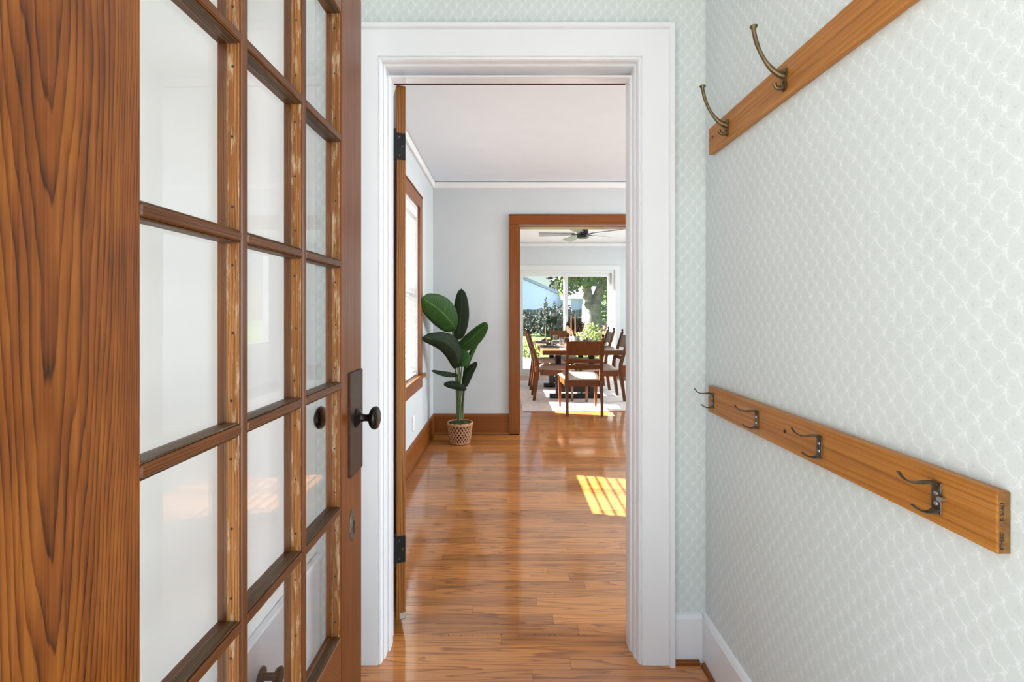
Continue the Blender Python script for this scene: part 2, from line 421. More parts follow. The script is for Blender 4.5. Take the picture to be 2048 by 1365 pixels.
rows = []
while y < Y3+.02: rows.append(y); y += BWID
for y0 in rows:
    y1 = y0+BWID
    xa, xb = (XL, XR) if y1 < Y1+.03 else ((OX0-.02, OX1+.02) if y1 < Y1b else ((LX, 2.0) if y1 < Y2 else (-.7, 2.0)))
    if Y2 <= y1 < Y2b: xa, xb = QX0, 2.0
    x = xa
    step0 = random.uniform(.35, 1.3)
    while x < xb-1e-3:
        x2 = min(xb, x+step0); step0 = random.choice((.62, .9, 1.15, 1.4))
        if xb-x2 < .25: x2 = xb
        if y1 < Y2+.05 and nplank < 296:
            plank(x, x2, y0, y1, floor); nplank += 1
        else: box(rest2 if y0 > Y2+.07 else rest, x+.0004, x2-.0004, y0+.0004, y1-.0004, -.012, 0)
        x = x2
if len(rest.verts): tag(obj('planks_beyond', rest, 'floor', floor), kind='stuff')
else: rest.free()
tag(obj('planks', rest2, 'floor', floor2), kind='stuff')
tag(obj('planks', box(BM(), 2.0, RX, Y1b, Y2, -.012, 0), 'floor', floor), kind='stuff')
nb = BM()
for x in (-.27, -.24, -.205, -.165, -.12, -.065, -.01, .045, .10, .155, .185, .26, .295, .335, .40):
    lathe(nb, [(.0022, 0), (.0022, .0006)], 8, origin=(x+random.uniform(-.01, .01), 1.735+random.uniform(-.006, .006), -.0001))
tag(obj('nail_holes', nb, 'nail', floor), kind='stuff')

# vestibule walls ------------------------------------------------------
struct('wall_front', wall_with_holes(BM(), 'y', Y1, 1.672, XL-.1, XR+.1, 0, CZ, [(OX0, OX1, 0, OZ)]), 'paper_x', 'pale green trellis wallpaper around the white doorway', 'wall')
struct('wall_right', box(BM(), XR, XR+.1, .50, Y1-.0005, 0, CZ), 'paper_y', 'wallpapered wall on the right holding both coat racks', 'wall')
struct('wall_left', box(BM(), XL-.06, XL, .30, Y1-.0005, 0, CZ), 'white_wall', 'plain white wall behind the glazed entry door', 'wall')
struct('ceiling', box(BM(), XL-.06, XR+.1, .30, Y1b, CZ, CZ+.12), 'ceil', 'hall ceiling above the doorway', 'ceiling')
bm = BM(); prism(bm, [(XR, 0), (XR-.016, 0), (XR-.016, .150), (XR-.010, .163), (XR, .166)], .50, Y1-.001, 'y')
struct('baseboard_right', bm, 'white', 'white baseboard under the right wallpapered wall', 'baseboard')
bm = BM(); prism(bm, [(Y1, 0), (Y1-.014, 0), (Y1-.014, .150), (Y1-.009, .163), (Y1, .166)], .578, XR-.0165, 'x')
struct('baseboard_front', bm, 'white', 'short white baseboard between doorway casing and corner', 'baseboard')
bm = BM(); box(bm, XL, XL+.016, .30, Y1-.001, 0, .36, .003); box(bm, XL, XL+.024, .30, Y1-.001, .355, .372, .004)
struct('baseboard_left', bm, 'white', 'tall white baseboard of the wall behind the glazed door', 'baseboard')
bm = BM(); prism(bm, [(XR-.0165, 0), (XR-.028, 0), (XR-.027, .008), (XR-.022, .013), (XR-.0165, .014)], .50, Y1-.03, 'y')
struct('trim_1', bm, 'trim_y', 'oak shoe moulding along the right baseboard', 'trim')
bm = BM(); prism(bm, [(Y1-.0145, 0), (Y1-.026, 0), (Y1-.025, .008), (Y1-.02, .013), (Y1-.0145, .014)], .578, XR-.029, 'x')
struct('trim_2', bm, 'trim_x', 'oak shoe moulding beside the doorway casing', 'trim')

# white doorway casing: mitred frame profile swept round three sides
def casing(bm, prof, xl, xr, zt, y, zb=0.0):
    """prof: (offset outward from opening, projection toward camera)"""
    cols = []
    for (o, p) in prof:
        pts = [(xl-o, y-p, zb), (xl-o, y-p, zt+o), (xr+o, y-p, zt+o), (xr+o, y-p, zb)]
        cols.append([bm.verts.new(q) for q in pts])
    n = len(prof)
    for i in range(n):
        j = (i+1) % n
        for k in range(3):
            bm.faces.new((cols[i][k], cols[j][k], cols[j][k+1], cols[i][k+1]))
    bm.faces.new([cols[i][0] for i in range(n)]); bm.faces.new([cols[n-1-i][3] for i in range(n)])
    return bm
dcas = thing('trim_3', 'white moulded casing around the first doorway', 'trim', (0, Y1, 0), kind='structure')
prof = [(-.0055, -.09), (-.0055, .011), (-.003, .018), (.001, .0212), (.004, .0195), (.005, .0185), (.0065, .0235), (.0965, .024), (.098, .032), (.1005, .036), (.113, .036), (.117, .032), (.117, .001), (0.001, .0005), (.0005, -.09)]
obj('casing', casing(BM(), prof, OX0, OX1, OZ, Y1), 'white', dcas)
# jamb lining and stop
xl, xr, zt = OX0+.006, OX1-.006, OZ-.006
bm = casing(BM(), [(-.006, -.125), (-.006, -.01), (-.002, -.004), (0, -.004), (0, -.125)], xl, xr, zt, Y1)
obj('jamb', bm, 'white', dcas)
bm = casing(BM(), [(-.0135, -.085), (-.0135, -.046), (-.0115, -.040), (-.0062, -.040), (-.0062, -.085)], xl, xr, zt-.016, Y1)
obj('door_stop', bm, 'white', dcas)
bm = box(BM(), xl+.0065, xr-.0065, Y1+.1265, Y1+.132, zt-.012, zt-.004)
obj('head_edge', bm, 'bare_edge', dcas)  # dark brown strip: unpainted rear edge of the head jamb

# living room walls ------------------------------------------------------
W1Y0, W1Y1, W1Z0, W1Z1 = 3.015, 3.80, .69, 2.055
struct('wall_front', wall_with_holes(BM(), 'y', 1.673, Y1b, LX-.1, RX+.1, 0, CZ, [(OX0-.001, OX1+.001, 0, OZ+.001)]), 'grey_wall', 'living room face of the wall around the first doorway', 'wall')
struct('wall_left', wall_with_holes(BM(), 'x', LX-.14, LX, Y1b, Y2b, 0, CZ, [(W1Y0, W1Y1, W1Z0, W1Z1)]), 'grey_wall', 'pale grey living room wall on the left with the window', 'wall')
struct('wall_back', wall_with_holes(BM(), 'y', Y2, Y2b-.001, LX, RX+.1, 0, CZ, [(QX0, QX1, 0, QZ)]), 'grey_wall', 'pale grey living room wall behind the potted plant', 'wall')
struct('wall_right', wall_with_holes(BM(), 'x', RX, RX+.1, Y1b, Y2-.001, 0, CZ, [(2.15, 4.15, .7, 2.2)]), 'grey_wall', 'right wall of the living room, out of sight', 'wall')  # unseen opening added so the fill lamp outside reaches the living room
struct('ceiling', box(BM(), LX-.1, RX+.1, Y1b+.001, Y2b, CZ, CZ+.12), 'ceil', 'living room ceiling seen through the first doorway', 'ceiling')
struct('trim_4', box(BM(), LX+.002, RX, Y2-.022, Y2, CZ-.065, CZ-.007, .004), 'trimwhite', 'white picture rail across the living room back wall', 'trim')
struct('trim_5', box(BM(), LX, LX+.022, Y1b+.01, Y2-.023, CZ-.065, CZ-.007, .004), 'trimwhite', 'white picture rail along the living room left wall', 'trim')
def baseboard(name, axis, c, side, a0, a1, label):
    t = thing(name, label, 'baseboard', (0, 0, 0), kind='structure')
    s = side
    mat = 'trim_x' if axis == 'x' else 'trim_y'
    poly = [(c, 0.0), (c+s*.018, 0), (c+s*.018, .182), (c+s*.012, .195), (c, .2)]
    obj('board', prism(BM(), poly, a0, a1, axis), mat, t)
    poly = [(c+s*.0185, 0.0), (c+s*.034, 0), (c+s*.032, .010), (c+s*.026, .017), (c+s*.0185, .019)]
    obj('shoe_moulding', prism(BM(), poly, a0, a1, axis), mat, t)
    return t
baseboard('baseboard_left', 'y', LX, 1, Y1b+.01, Y2-.036, 'tall brown wood baseboard under the living room window')
baseboard('baseboard_back', 'x', Y2, -1, LX+.001, QX0-.095, 'tall brown wood baseboard behind the woven plant basket')

# second cased opening (wood)
oc = thing('trim_6', 'brown wood casing around the dining room opening', 'trim', (QX0, Y2, 0), kind='structure')
bm = BM(); box(bm, QX0-.088, QX0+.006, Y2-.022, Y2-.0005, 0, QZ+.006, .002)
obj('side_casing', bm, 'trim_v', oc)
bm = BM(); box(bm, QX1-.006, QX1+.088, Y2-.022, Y2-.0005, 0, QZ+.006, .002)
obj('side_casing', bm, 'trim_v', oc)
bm = BM(); box(bm, QX0-.088, QX1+.088, Y2-.022, Y2-.0005, QZ+.0065, QZ+.098, .002)
obj('head_casing', bm, 'trim_x', oc)
bm = BM(); box(bm, QX0-.095, QX0-.0885, Y2-.028, Y2-.0005, 0, QZ+.105, .0015); box(bm, QX1+.0885, QX1+.095, Y2-.028, Y2-.0005, 0, QZ+.105, .0015)
obj('back_band', bm, 'trim_v', oc)
obj('back_band', box(BM(), QX0-.088, QX1+.088, Y2-.028, Y2-.0005, QZ+.0985, QZ+.105, .0015), 'trim_x', oc)
bm = BM(); box(bm, QX0+.0005, QX0+.016, Y2+.0005, Y2b+.01, 0, QZ-.016); box(bm, QX1-.016, QX1-.0005, Y2+.0005, Y2b+.01, 0, QZ-.016)
obj('jamb', bm, 'trim_v', oc)
obj('head_jamb', box(BM(), QX0+.0005, QX1-.0005, Y2+.0005, Y2b+.01, QZ-.0155, QZ-.0005), 'trim_x', oc)

# dining room shell ------------------------------------------------------
SX0, SX1, SZ = .20, 2.04, 1.985
DW = [(5.78, 6.50, .74, 1.95), (6.72, 7.44, .74, 1.95)]
struct('wall_left', wall_with_holes(BM(), 'x', LX-.14, LX, Y2b+.001, Y3+.12, 0, CZ, DW), 'grey_wall', 'left dining room wall with two sunny windows, out of sight', 'wall')
struct('wall_back', wall_with_holes(BM(), 'y', Y3, Y3+.12, LX, DX+.1, 0, CZ, [(SX0, SX1, 0, SZ)]), 'grey_wall', 'grey dining room wall around the sliding glass door', 'wall')
struct('wall_right', wall_with_holes(BM(), 'x', DX, DX+.1, Y2b, Y3-.001, 0, CZ, [(5.5, 7.7, .7, 2.2)]), 'grey_wall', 'right wall of the dining room, out of sight', 'wall')  # opening out of view, put in to pass the dining fill lamp
struct('ceiling', box(BM(), LX-.14, DX+.1, Y2b+.001, Y3+.12, CZ, CZ+.12), 'trimwhite', 'white dining room ceiling above the fan', 'ceiling')
struct('trim_7', box(BM(), LX+.002, DX, Y3-.022, Y3, CZ-.062, CZ-.007, .004), 'trimwhite', 'white picture rail above the sliding glass door', 'trim')
baseboard('baseboard_back', 'x', Y3, -1, SX1+.115, DX-.01, 'brown wood baseboard right of the sliding door')

# ------------------------------------------------------------------ windows
def sash(parent, y0, y1, z0, z1, x, mat='trimwhite'):
    fr = BM(); t = .045
    box(fr, x-.02, x+.02, y0, y0+t, z0, z1, .002); box(fr, x-.02, x+.02, y1-t, y1, z0, z1, .002)
    box(fr, x-.02, x+.02, y0+t, y1-t, z0, z0+t, .002); box(fr, x-.02, x+.02, y0+t, y1-t, z1-t, z1, .002)
    o = obj('sash', fr, mat, parent)
    obj('pane', box(BM(), x-.002, x+.002, y0+t, y1-t, z0+t, z1-t), 'glass', o, local=False)
    return o
win = thing('window_1', 'wood framed living room window with white blinds beside the plant', 'window', (LX, 3.4, .69), kind='structure')
bm = BM(); box(bm, LX-.138, LX-.001, W1Y0+.0005, W1Y0+.018, W1Z0, W1Z1); box(bm, LX-.138, LX-.001, W1Y1-.018, W1Y1-.0005, W1Z0, W1Z1)
obj('side_jamb', bm, 'trimwhite', win)
obj('head_jamb', box(BM(), LX-.138, LX-.001, W1Y0+.019, W1Y1-.019, W1Z1-.018, W1Z1-.0005), 'trimwhite', win)
sash(win, W1Y0+.019, W1Y1-.019, W1Z0+.005, 1.39, LX-.085); sash(win, W1Y0+.019, W1Y1-.019, 1.345, W1Z1-.019, LX-.127)
for (a, b) in ((W1Y0-.098, W1Y0+.004), (W1Y1-.004, W1Y1+.098)):
    obj('side_casing', box(BM(), LX+.0005, LX+.02, a, b, W1Z0+.003, W1Z1+.004, .002), 'trim_v', win)
obj('head_casing', box(BM(), LX+.0005, LX+.02, W1Y0-.098, W1Y1+.098, W1Z1+.0045, W1Z1+.098, .002), 'trim_y', win)
obj('head_cap', box(BM(), LX+.0005, LX+.027, W1Y0-.104, W1Y1+.104, W1Z1+.0985, W1Z1+.107, .002), 'trim_y', win)
obj('sill', box(BM(), LX-.07, LX+.05, W1Y0-.118, W1Y1+.118, W1Z0-.025, W1Z0+.0025, .006, 2), 'trim_y', win)
obj('apron', box(BM(), LX+.0005, LX+.02, W1Y0-.098, W1Y1+.098, W1Z0-.115, W1Z0-.0255, .002), 'trim_y', win)
# blinds
bl = thing('window_blind', 'white slatted blind hanging in the living room window', 'blind', (LX-.036, 3.4, W1Z0))
obj('valance', box(BM(), LX-.066, LX-.004, W1Y0+.022, W1Y1-.022, W1Z1-.085, W1Z1-.019, .003), 'blind', bl)
sm = BM()
prism(sm, [(-.024, .0083), (-.008, .0032), (.008, -.0032), (.024, -.0107), (.0245, -.0084), (.008, -.0007), (-.008, .0057), (-.0235, .0108)], -.362, .362, 'y')
finish(sm); slat_me = bpy.data.meshes.new('slat'); sm.to_mesh(slat_me); sm.free(); slat_me.materials.append(M['blind'])
z = W1Z0+.052
while z < W1Z1-.10:
    o = bpy.data.objects.new('slat', slat_me); COL.objects.link(o); o.parent = bl; o.location = (0, (W1Y0+W1Y1)/2-3.4, z-W1Z0); z += .0415
obj('bottom_rail', box(BM(), LX-.061, LX-.011, W1Y0+.024, W1Y1-.024, W1Z0+.006, W1Z0+.026, .003), 'blind', bl)
bm = BM()
for yy in (W1Y0+.13, (W1Y0+W1Y1)/2, W1Y1-.13):
    for xx in (LX-.062, LX-.009): tube(bm, [(xx, yy, W1Z0+.02), (xx, yy, W1Z1-.08)], .0011, 6)
obj('ladder_cord', bm, 'blind', bl)
# dining windows
for i, (a, b, c, d) in enumerate(DW):
    t = thing('window_%d' % (i+2), ('nearer', 'farther')[i] + ' sunny window in the left dining wall, out of sight', 'window', (LX, (a+b)/2, c), kind='structure')
    sash(t, a+.001, b-.001, c+.001, (c+d)/2+.02, LX-.05); sash(t, a+.001, b-.001, (c+d)/2-.02, d-.001, LX-.093)

# sliding glass door
sl = thing('door_3', 'white sliding glass door to the garden behind the dining table', 'door', (SX0, Y3, 0), kind='structure')
cas = casing(BM(), [(0, -.002), (0, .02), (.005, .024), (.085, .024), (.092, .02), (.092, .0005), (.001, .0005), (.001, -.002)], SX0, SX1, SZ, Y3)
obj('casing', cas, 'vinyl', sl)
bm = casing(BM(), [(-.05, -.11), (-.05, -.01), (-.0005, -.003), (-.0005, -.11)], SX0, SX1, SZ, Y3); box(bm, SX0+.051, SX1-.051, Y3+.01, Y3+.11, 0, .035)
obj('frame', bm, 'vinyl', sl)
def leaf_panel(x0, x1, y):
    b = BM(); t = .065; z0, z1 = .04, SZ-.055
    box(b, x0, x0+t, y-.018, y+.018, z0, z1, .003); box(b, x1-t, x1, y-.018, y+.018, z0, z1, .003)
    box(b, x0+t, x1-t, y-.018, y+.018, z0, z0+.09, .003); box(b, x0+t, x1-t, y-.018, y+.018, z1-t, z1, .003)
    o = obj('sliding_panel', b, 'vinyl', sl)
    obj('pane', box(BM(), x0+t, x1-t, y-.003, y+.003, z0+.09, z1-t), 'glass', o)
    return o
p1 = leaf_panel(SX0+.055, 1.165, Y3+.035); p2 = leaf_panel(1.09, SX1-.055, Y3+.078)
obj('handle', box(BM(), 1.118, 1.138, Y3+.002, Y3+.0165, .92, 1.12, .004), 'vinyl', p1)

# outlet ------------------------------------------------------------
ot = thing('wall_outlet', 'white outlet plate low on the wall under the window', 'outlet', (LX, 3.60, .342))
obj('cover_plate', box(BM(), LX+.0005, LX+.006, 3.565, 3.635, .284, .400, .002), 'plastic', ot)
bm = BM()
for zz in (.322, .362): lathe(bm, [(.016, LX+.0062), (.015, LX+.0085)], 16, 'x', (0, 3.60, zz))
obj('socket', bm, 'plastic', ot)

# ------------------------------------------------------------------ entry door (glazed)
A = .425; B = .014; HY = .379
ed = thing('door_1', 'open oak entry door with fifteen glass panes', 'door', (-A+B*HY, HY, 0), -math.atan(B), kind='structure')
T = .0405; DW_ = .928; DZ0, DZ1 = .012, 2.085
S0, S1 = .153, .775                     # inner edges of the stiles
ZB, ZT = .40, 1.951
RZ = [.714, 1.0245, 1.327, 1.640]; MY = [.359, .572]; MW = .016; BD = .003
def dpart(name, s0, s1, z0, z1, mat, t0=-T, t1=0.0, bev=.0025, seg=1): return obj(name, box(BM(), t0, t1, s0, s1, z0, z1, bev, seg), mat, ed, local=True)
dpart('hinge_stile', 0, S0-.0003, DZ0, DZ1, 'door_oak'); dpart('lock_stile', S1+.0003, DW_, DZ0, DZ1, 'lock_oak')
M['door_rail'] = wood('entry_rail_oak', (78, 36, 12), (152, 86, 32), (180, 110, 50), 'y', k=.56, mottle=.6, grad=90, across=12, along=.9, contours=4, rough=.33, coat=.35, fibre=420, line=.5, bump=.15)
dpart('bottom_rail', S0, S1, DZ0, ZB, 'door_rail'); dpart('top_rail', S0, S1, ZT, DZ1, 'door_rail')
for m_ in MY: dpart('vertical_muntin', m_-MW/2-.0, m_+MW/2, ZB+.0003, ZT-.0003, 'muntin_oak', bev=.0022)
segs = [(S0, MY[0]-MW/2), (MY[0]+MW/2, MY[1]-MW/2), (MY[1]+MW/2, S1)]
zs = [(ZB, RZ[0]-MW/2)] + [(RZ[i]+MW/2, RZ[i+1]-MW/2) for i in range(3)] + [(RZ[3]+MW/2, ZT)]
for r in RZ:
    for (a, b) in segs: dpart('horizontal_muntin', a+.0003, b-.0003, r-MW/2, r+MW/2, 'rail_oak', bev=.0022)
nm = BM()
GT = -.026
for (a, b) in segs:
    for (c, d) in zs:
        dpart('glass_pane', a+.0005, b-.0005, c+.0005, d-.0005, 'glass', GT-.0015, GT+.0015, 0)
        for (s0, s1) in ((a+.0002, a+BD), (b-BD, b-.0002)): 
            dpart('glazing_bead', s0, s1, c+.0002, d-.0002, 'bead_v', GT+.002, -.0035, .001)
        for (z0, z1) in ((c+.0002, c+BD), (d-BD, d-.0002)):
            dpart('glazing_bead', a+BD+.0001, b-BD-.0001, z0, z1, 'bead_h', GT+.002, -.0035, .001)
        # back half of the moulding behind the glass
        for f in (.13, .5, .87):
            lathe(nm, [(.0021, b-BD-.0007), (.0019, b-BD+.0002)], 8, 'y', (-.0145+random.uniform(-.002, .002), 0, c+(d-c)*f))
tag(obj('nail_heads', nm, 'nail', ed, local=True), kind='stuff')
# lock furniture
pl = obj('escutcheon', box(BM(), .0002, .0055, .824, .926, .775, 1.05, .004, 2), 'plate_metal', ed, local=True)
pl['label'] = 'dark bronze rectangular lock plate'
kp = [(.025, .0056), (.026, .008), (.021, .012), (.0125, .017), (.0095, .024), (.0095, .034), (.013, .039), (.023, .0425), (.0295, .048), (.0315, .0545), (.0285, .0605), (.020, .0645), (.012, .066), (.0005, .0662)]
kn = obj('door_knob', lathe(BM(), kp, 28, 'x', (0, .8765, .922)), 'bronze', ed, smooth=True, local=True); kn['label'] = 'dark bronze round knob'
kb = [(r, -T-h) for r, h in kp]
obj('escutcheon', box(BM(), -T-.0055, -T-.0002, .826, .924, .775, 1.05, .004, 2), 'plate_metal', ed, local=True)
obj('door_knob', lathe(BM(), kb, 28, 'x', (0, .8765, .922)), 'bronze', ed, smooth=True, local=True)
bm = lathe(BM(), [(.026, .0003), (.024, .0035), (.017, .0045), (.0005, .0045)], 24, 'x', (0, 0, 0))
for v in bm.verts: v.co = Vector((v.co.x, v.co.y*.78+.852, v.co.z*1.65+.642))
kh = obj('keyhole_cover', bm, 'worn_oval', ed, smooth=True, local=True); kh['label'] = 'worn oval keyhole plate'
bm = BM(); lathe(bm, [(.006, .0047), (.006, .0054)], 14, 'x', (0, .852, .650)); box(bm, .0047, .0054, .849, .855, .622, .648)
obj('keyhole', bm, 'nail', kh, local=True)

# door stop on the wall behind the door
ds = thing('door_bumper', 'dark iron bumper on the white baseboard behind the glazed door', 'door stop', (XL+.016, 1.22, .25))
obj('base_plate', lathe(BM(), [(.024, XL+.0163), (.022, XL+.021), (.012, XL+.024)], 20, 'x', (0, 1.22, .25)), 'iron', ds, smooth=True)
obj('bumper', lathe(BM(), [(.009, XL+.0235), (.009, XL+.05), (.02, XL+.056), (.024, XL+.064), (.018, XL+.071), (.0005, XL+.073)], 20, 'x', (0, 1.22, .25)), 'iron', ds, smooth=True)

# ------------------------------------------------------------------ inner door (swung into the living room)
ia = math.atan2(.342, .94)
idr = thing('door_2', 'brown oak inner door swung open past the left jamb', 'door', (-.4125, 1.749, 0), ia, kind='structure')
IW = .80; IT = .034; IZ0, IZ1 = .042, 2.064
def ip(name, x0, x1, y0, y1, z0, z1, mat='inner_door', bev=.002): return obj(name, box(BM(), x0, x1, y0, y1, z0, z1, bev), mat, idr, local=True)
ip('hinge_stile', 0, IT, 0, .115, IZ0, IZ1); ip('lock_stile', 0, IT, IW-.115, IW, IZ0, IZ1)
for (z0, z1) in ((IZ0, .26), (.93, 1.05), (IZ1-.12, IZ1)): ip('rail', 0, IT, .1153, IW-.1153, z0, z1)
for (z0, z1) in ((.2603, .9297), (1.0503, IZ1-.1203)): ip('panel', .010, IT-.010, .1153, IW-.1153, z0, z1, bev=0)
for (zc) in (1.833, .311):
    h = ip('hinge', -.004, IT-.0005, -.0025, -.0002, zc-.05, zc+.05, 'iron', .0008)
    h['label'] = 'black iron butt hinge'
    b = BM(); lathe(b, [(.0062, zc-.053), (.0062, zc+.053)], 12, 'z', (-.0062, -.0045, 0)); lathe(b, [(.005, zc+.0535), (.0062, zc+.058), (.003, zc+.064)], 12, 'z', (-.0062, -.0045, 0)); lathe(b, [(.003, zc-.064), (.0062, zc-.058), (.005, zc-.0535)], 12, 'z', (-.0062, -.0045, 0))
    obj('knuckle', b, 'iron', h, smooth=True, local=True)
    b = BM()
    for k, dz in enumerate((-.035, 0, .035)): lathe(b, [(.004, -.0027), (.0035, -.0036)], 10, 'y', (.010+.012*(k % 2), 0, zc+dz))
    obj('screw', b, 'darkbrass', h, smooth=True, local=True)
obj('bottom_pad', box(BM(), .012, IT-.001, -.003, -.0003, IZ0+.006, IZ0+.028, .001), 'pulp', idr, local=True)

# ------------------------------------------------------------------ coat racks
FX = .674
def rack(name, label, y0, y1, z0, z1):
    t = thing(name, label, 'coat rack', (XR, y1, z0))
    b = obj('board', box(BM(), FX, XR-.0005, y0, y1, z0, z1, .0022, 2), 'rack', t)
    return t, b
up, upb = rack('coat_rack', 'upper oak board with two tall curved brass hooks on the wallpaper', .55, 1.545, 1.729, 1.816)
lo, lob = rack('coat_rack', 'lower oak board with four small double hooks, cut end towards the viewer', .637, 1.55, .876, .963)
def tall_hook(Y, zt, zb):
    X = FX-.0003
    b = BM()
    # back plate: shaped, wider on top
    zc = (zt+zb)/2
    prism(b, [(Y-.010, zb+.004), (Y-.006, zb), (Y+.006, zb), (Y+.010, zb+.004), (Y+.008, zc-.004), (Y+.011, zc+.012), (Y+.009, zt-.003), (Y+.004, zt), (Y-.004, zt), (Y-.009, zt-.003), (Y-.011, zc+.012), (Y-.008, zc-.004)], X-.0045, X, 'x')
    h = obj('hook_plate', b, 'brass', up, smooth=False); h['label'] = 'aged brass tall double hook'
    pts = bez((X-.003, Y, zt-.018), (X-.030, Y, zt-.014), (X-.066, Y, zt+.03), (X-.0755, Y, zt+.092), 16)
    r = [.0085-.0040*min(1, i/9) + (.0005 if i > 12 else 0) for i in range(17)]
    obj('upper_arm', tube(BM(), pts, r, 12), 'brass', h, smooth=True)
    e = pts[-1]
    obj('arm_tip', lathe(BM(), [(.0044, e.z-.003), (.0052, e.z+.003), (.0088, e.z+.0075), (.0092, e.z+.0098), (.0072, e.z+.0115), (.0005, e.z+.012)], 18, 'z', (e.x-.0002, Y, 0)), 'brass', h, smooth=True)
    pts = bez((X-.003, Y, zt-.03), (X-.012, Y, zt-.036), (X-.010, Y, zb+.008), (X-.003, Y, zb+.009), 8)
    pts2 = bez((X-.002, Y, zb+.009), (X-.012, Y, zb+.004), (X-.024, Y, zb+.004), (X-.0255, Y, zb+.017), 10)
    o = obj('lower_arm', tube(BM(), pts2, [.0062, .006, .0056, .0052, .005, .0047, .0045, .0045, .0046, .005, .0055], 12), 'brass', h, smooth=True)
    obj('web', tube(BM(), pts, .0024, 8), 'brass', h, smooth=True)
tall_hook(1.413, 1.794, 1.744); tall_hook(1.122, 1.797, 1.743)
def small_hook(Y, zt=.944, zb=.894):
    X = FX-.0003
    b = BM(); box(b, X-.0022, X, Y-.0085, Y+.0085, zb, zt, .0008)
    h = obj('hook_plate', b, 'darkbrass', lo); h['label'] = 'dark aged metal double hook'
    pts = bez((X-.0015, Y, zt-.012), (X-.001, Y, zt+.004), (X-.02, Y, zt-.002), (X-.034, Y, zt-.002), 10) + bez((X-.036, Y, zt-.0015), (X-.046, Y, zt-.001), (X-.054, Y, zt+.004), (X-.0605, Y, zt+.015), 8)
    r = [.0075]*3 + [.0075-.0004*i for i in range(8)] + [.0042]*9
    obj('upper_arm', tube(BM(), pts, r[:len(pts)], 10, flat=.42, up=(.3, 0, 1)), 'darkbrass', h, smooth=True)
    pts = bez((X-.0015, Y, zb+.006), (X-.012, Y, zb-.001), (X-.026, Y, zb+.001), (X-.0385, Y, zb+.013), 10)
    obj('lower_arm', tube(BM(), pts, [.0075, .0072, .0068, .0062, .0055, .005, .0046, .0044, .0043, .0042, .004], 10, flat=.45, up=(.3, 0, 1)), 'darkbrass', h, smooth=True)
    b = BM()
    for zz in (zt-.018, zb+.016): lathe(b, [(.0033, X-.0023), (.0028, X-.0036), (.001, X-.004)], 12, 'x', (0, Y, zz))
    obj('screw', b, 'steel', h, smooth=True)
for Y in (1.512, 1.247, .997, .7255): small_hook(Y)
b = BM(); lathe(b, [(.0042, FX-.011), (.0042, FX-.008), (.0023, FX-.0078), (.0023, FX-.0003)], 14, 'x', (0, .712, .9215))
obj('loose_screw', b, 'steel', lo, smooth=True)
obj('screw_hole', lathe(BM(), [(.0045, FX-.0012), (.003, FX-.0004), (.0005, FX-.0003)], 14, 'x', (0, 1.122, .92)), 'nail', lo)
obj('screw_hole', lathe(BM(), [(.0045, FX-.0012), (.003, FX-.0004), (.0005, FX-.0003)], 14, 'x', (0, 1.515, 1.779)), 'nail', up)
obj('end_grain', box(BM(), FX+.0012, XR-.0012, .6362, .6368, .8775, .9615), 'rack_end', lo)
def ink_text(txt, x, z, size):
    cu = bpy.data.curves.new('inked_letters', 'FONT'); cu.body = txt; cu.size = size; cu.extrude = .0001; cu.offset = .00022
    o = bpy.data.objects.new('inked_letters', cu); COL.objects.link(o)
    dg = bpy.context.evaluated_depsgraph_get(); me = bpy.data.meshes.new_from_object(o.evaluated_get(dg))
    bpy.data.objects.remove(o)
    # reading upward on the end face that looks at the camera (normal -y)
    R = Matrix.Translation((x, .6361, z)) @ Matrix(((0, -1, 0, 0), (0, 0, -1, 0), (1, 0, 0, 0), (0, 0, 0, 1)))
    me.transform(Matrix.Translation(-lo.location) @ R)
    me.materials.clear(); me.materials.append(M['ink'])
    q = bpy.data.objects.new('inked_letters', me); COL.objects.link(q); q.parent = lo
ink_text('BTHI:SC', FX+.0073, .8825, .0066); ink_text('B  I-I:AU', FX+.0083, .922, .0072)

# ------------------------------------------------------------------ plant in the basket
PY = 4.27
def lp(cx, cy, dy=0.0): return px(800+cx/3.79, 540+cy/3.79, PY+dy)
base = lp(455, 1140); bz = 0.0
bx = base.x
pot = thing('potted_plant', 'tall broad-leaved green plant in a woven basket in the corner', 'plant', (bx, PY, 0))
bkt = obj('basket', lathe(BM(), [(.082, .002), (.085, .006), (.094, .05), (.102, .10), (.108, .16), (.111, .185), (.104, .186), (.098, .16)], 32, 'z', (bx, PY, 0)), 'weave_dark', pot, smooth=True)
wv = BM()
def br(z): return .0835+(.1105-.0835)*(z/.185)**.9
nst = 22
for k in range(nst):
    for sgn in (1, -1):
        pts = []
        for i in range(11):
            t = i/10; z = .008+t*.165; a = 2*PI*(k/nst) + sgn*t*1.1
            r = br(z)+.0035+.0022*math.sin(i*PI/1.0+k*PI)*sgn
            pts.append((bx+r*math.cos(a), PY+r*math.sin(a), z))
        tube(wv, pts, .0052, 6)
tag(obj('woven_strands', wv, 'weave', bkt, smooth=True), kind='stuff')
for dz in (.176, .187):
    pts = [(bx+.1125*math.cos(2*PI*i/40), PY+.1125*math.sin(2*PI*i/40), dz+.002*math.sin(i*2.2)) for i in range(41)]
    obj('rim', tube(BM(), pts, .0075, 8), 'weave', bkt, smooth=True)
pts = [(bx+.086*math.cos(2*PI*i/40), PY+.086*math.sin(2*PI*i/40), .009) for i in range(41)]
obj('base_ring', tube(BM(), pts, .0065, 8), 'weave', bkt, smooth=True)
so_ = BM(); bmesh.ops.create_icosphere(so_, subdivisions=3, radius=.1)
for v in so_.verts: v.co = Vector((bx+v.co.x, PY+v.co.y, .168+v.co.z*.3+random.uniform(-.006, .006)))
obj('moss', so_, 'soil', pot)
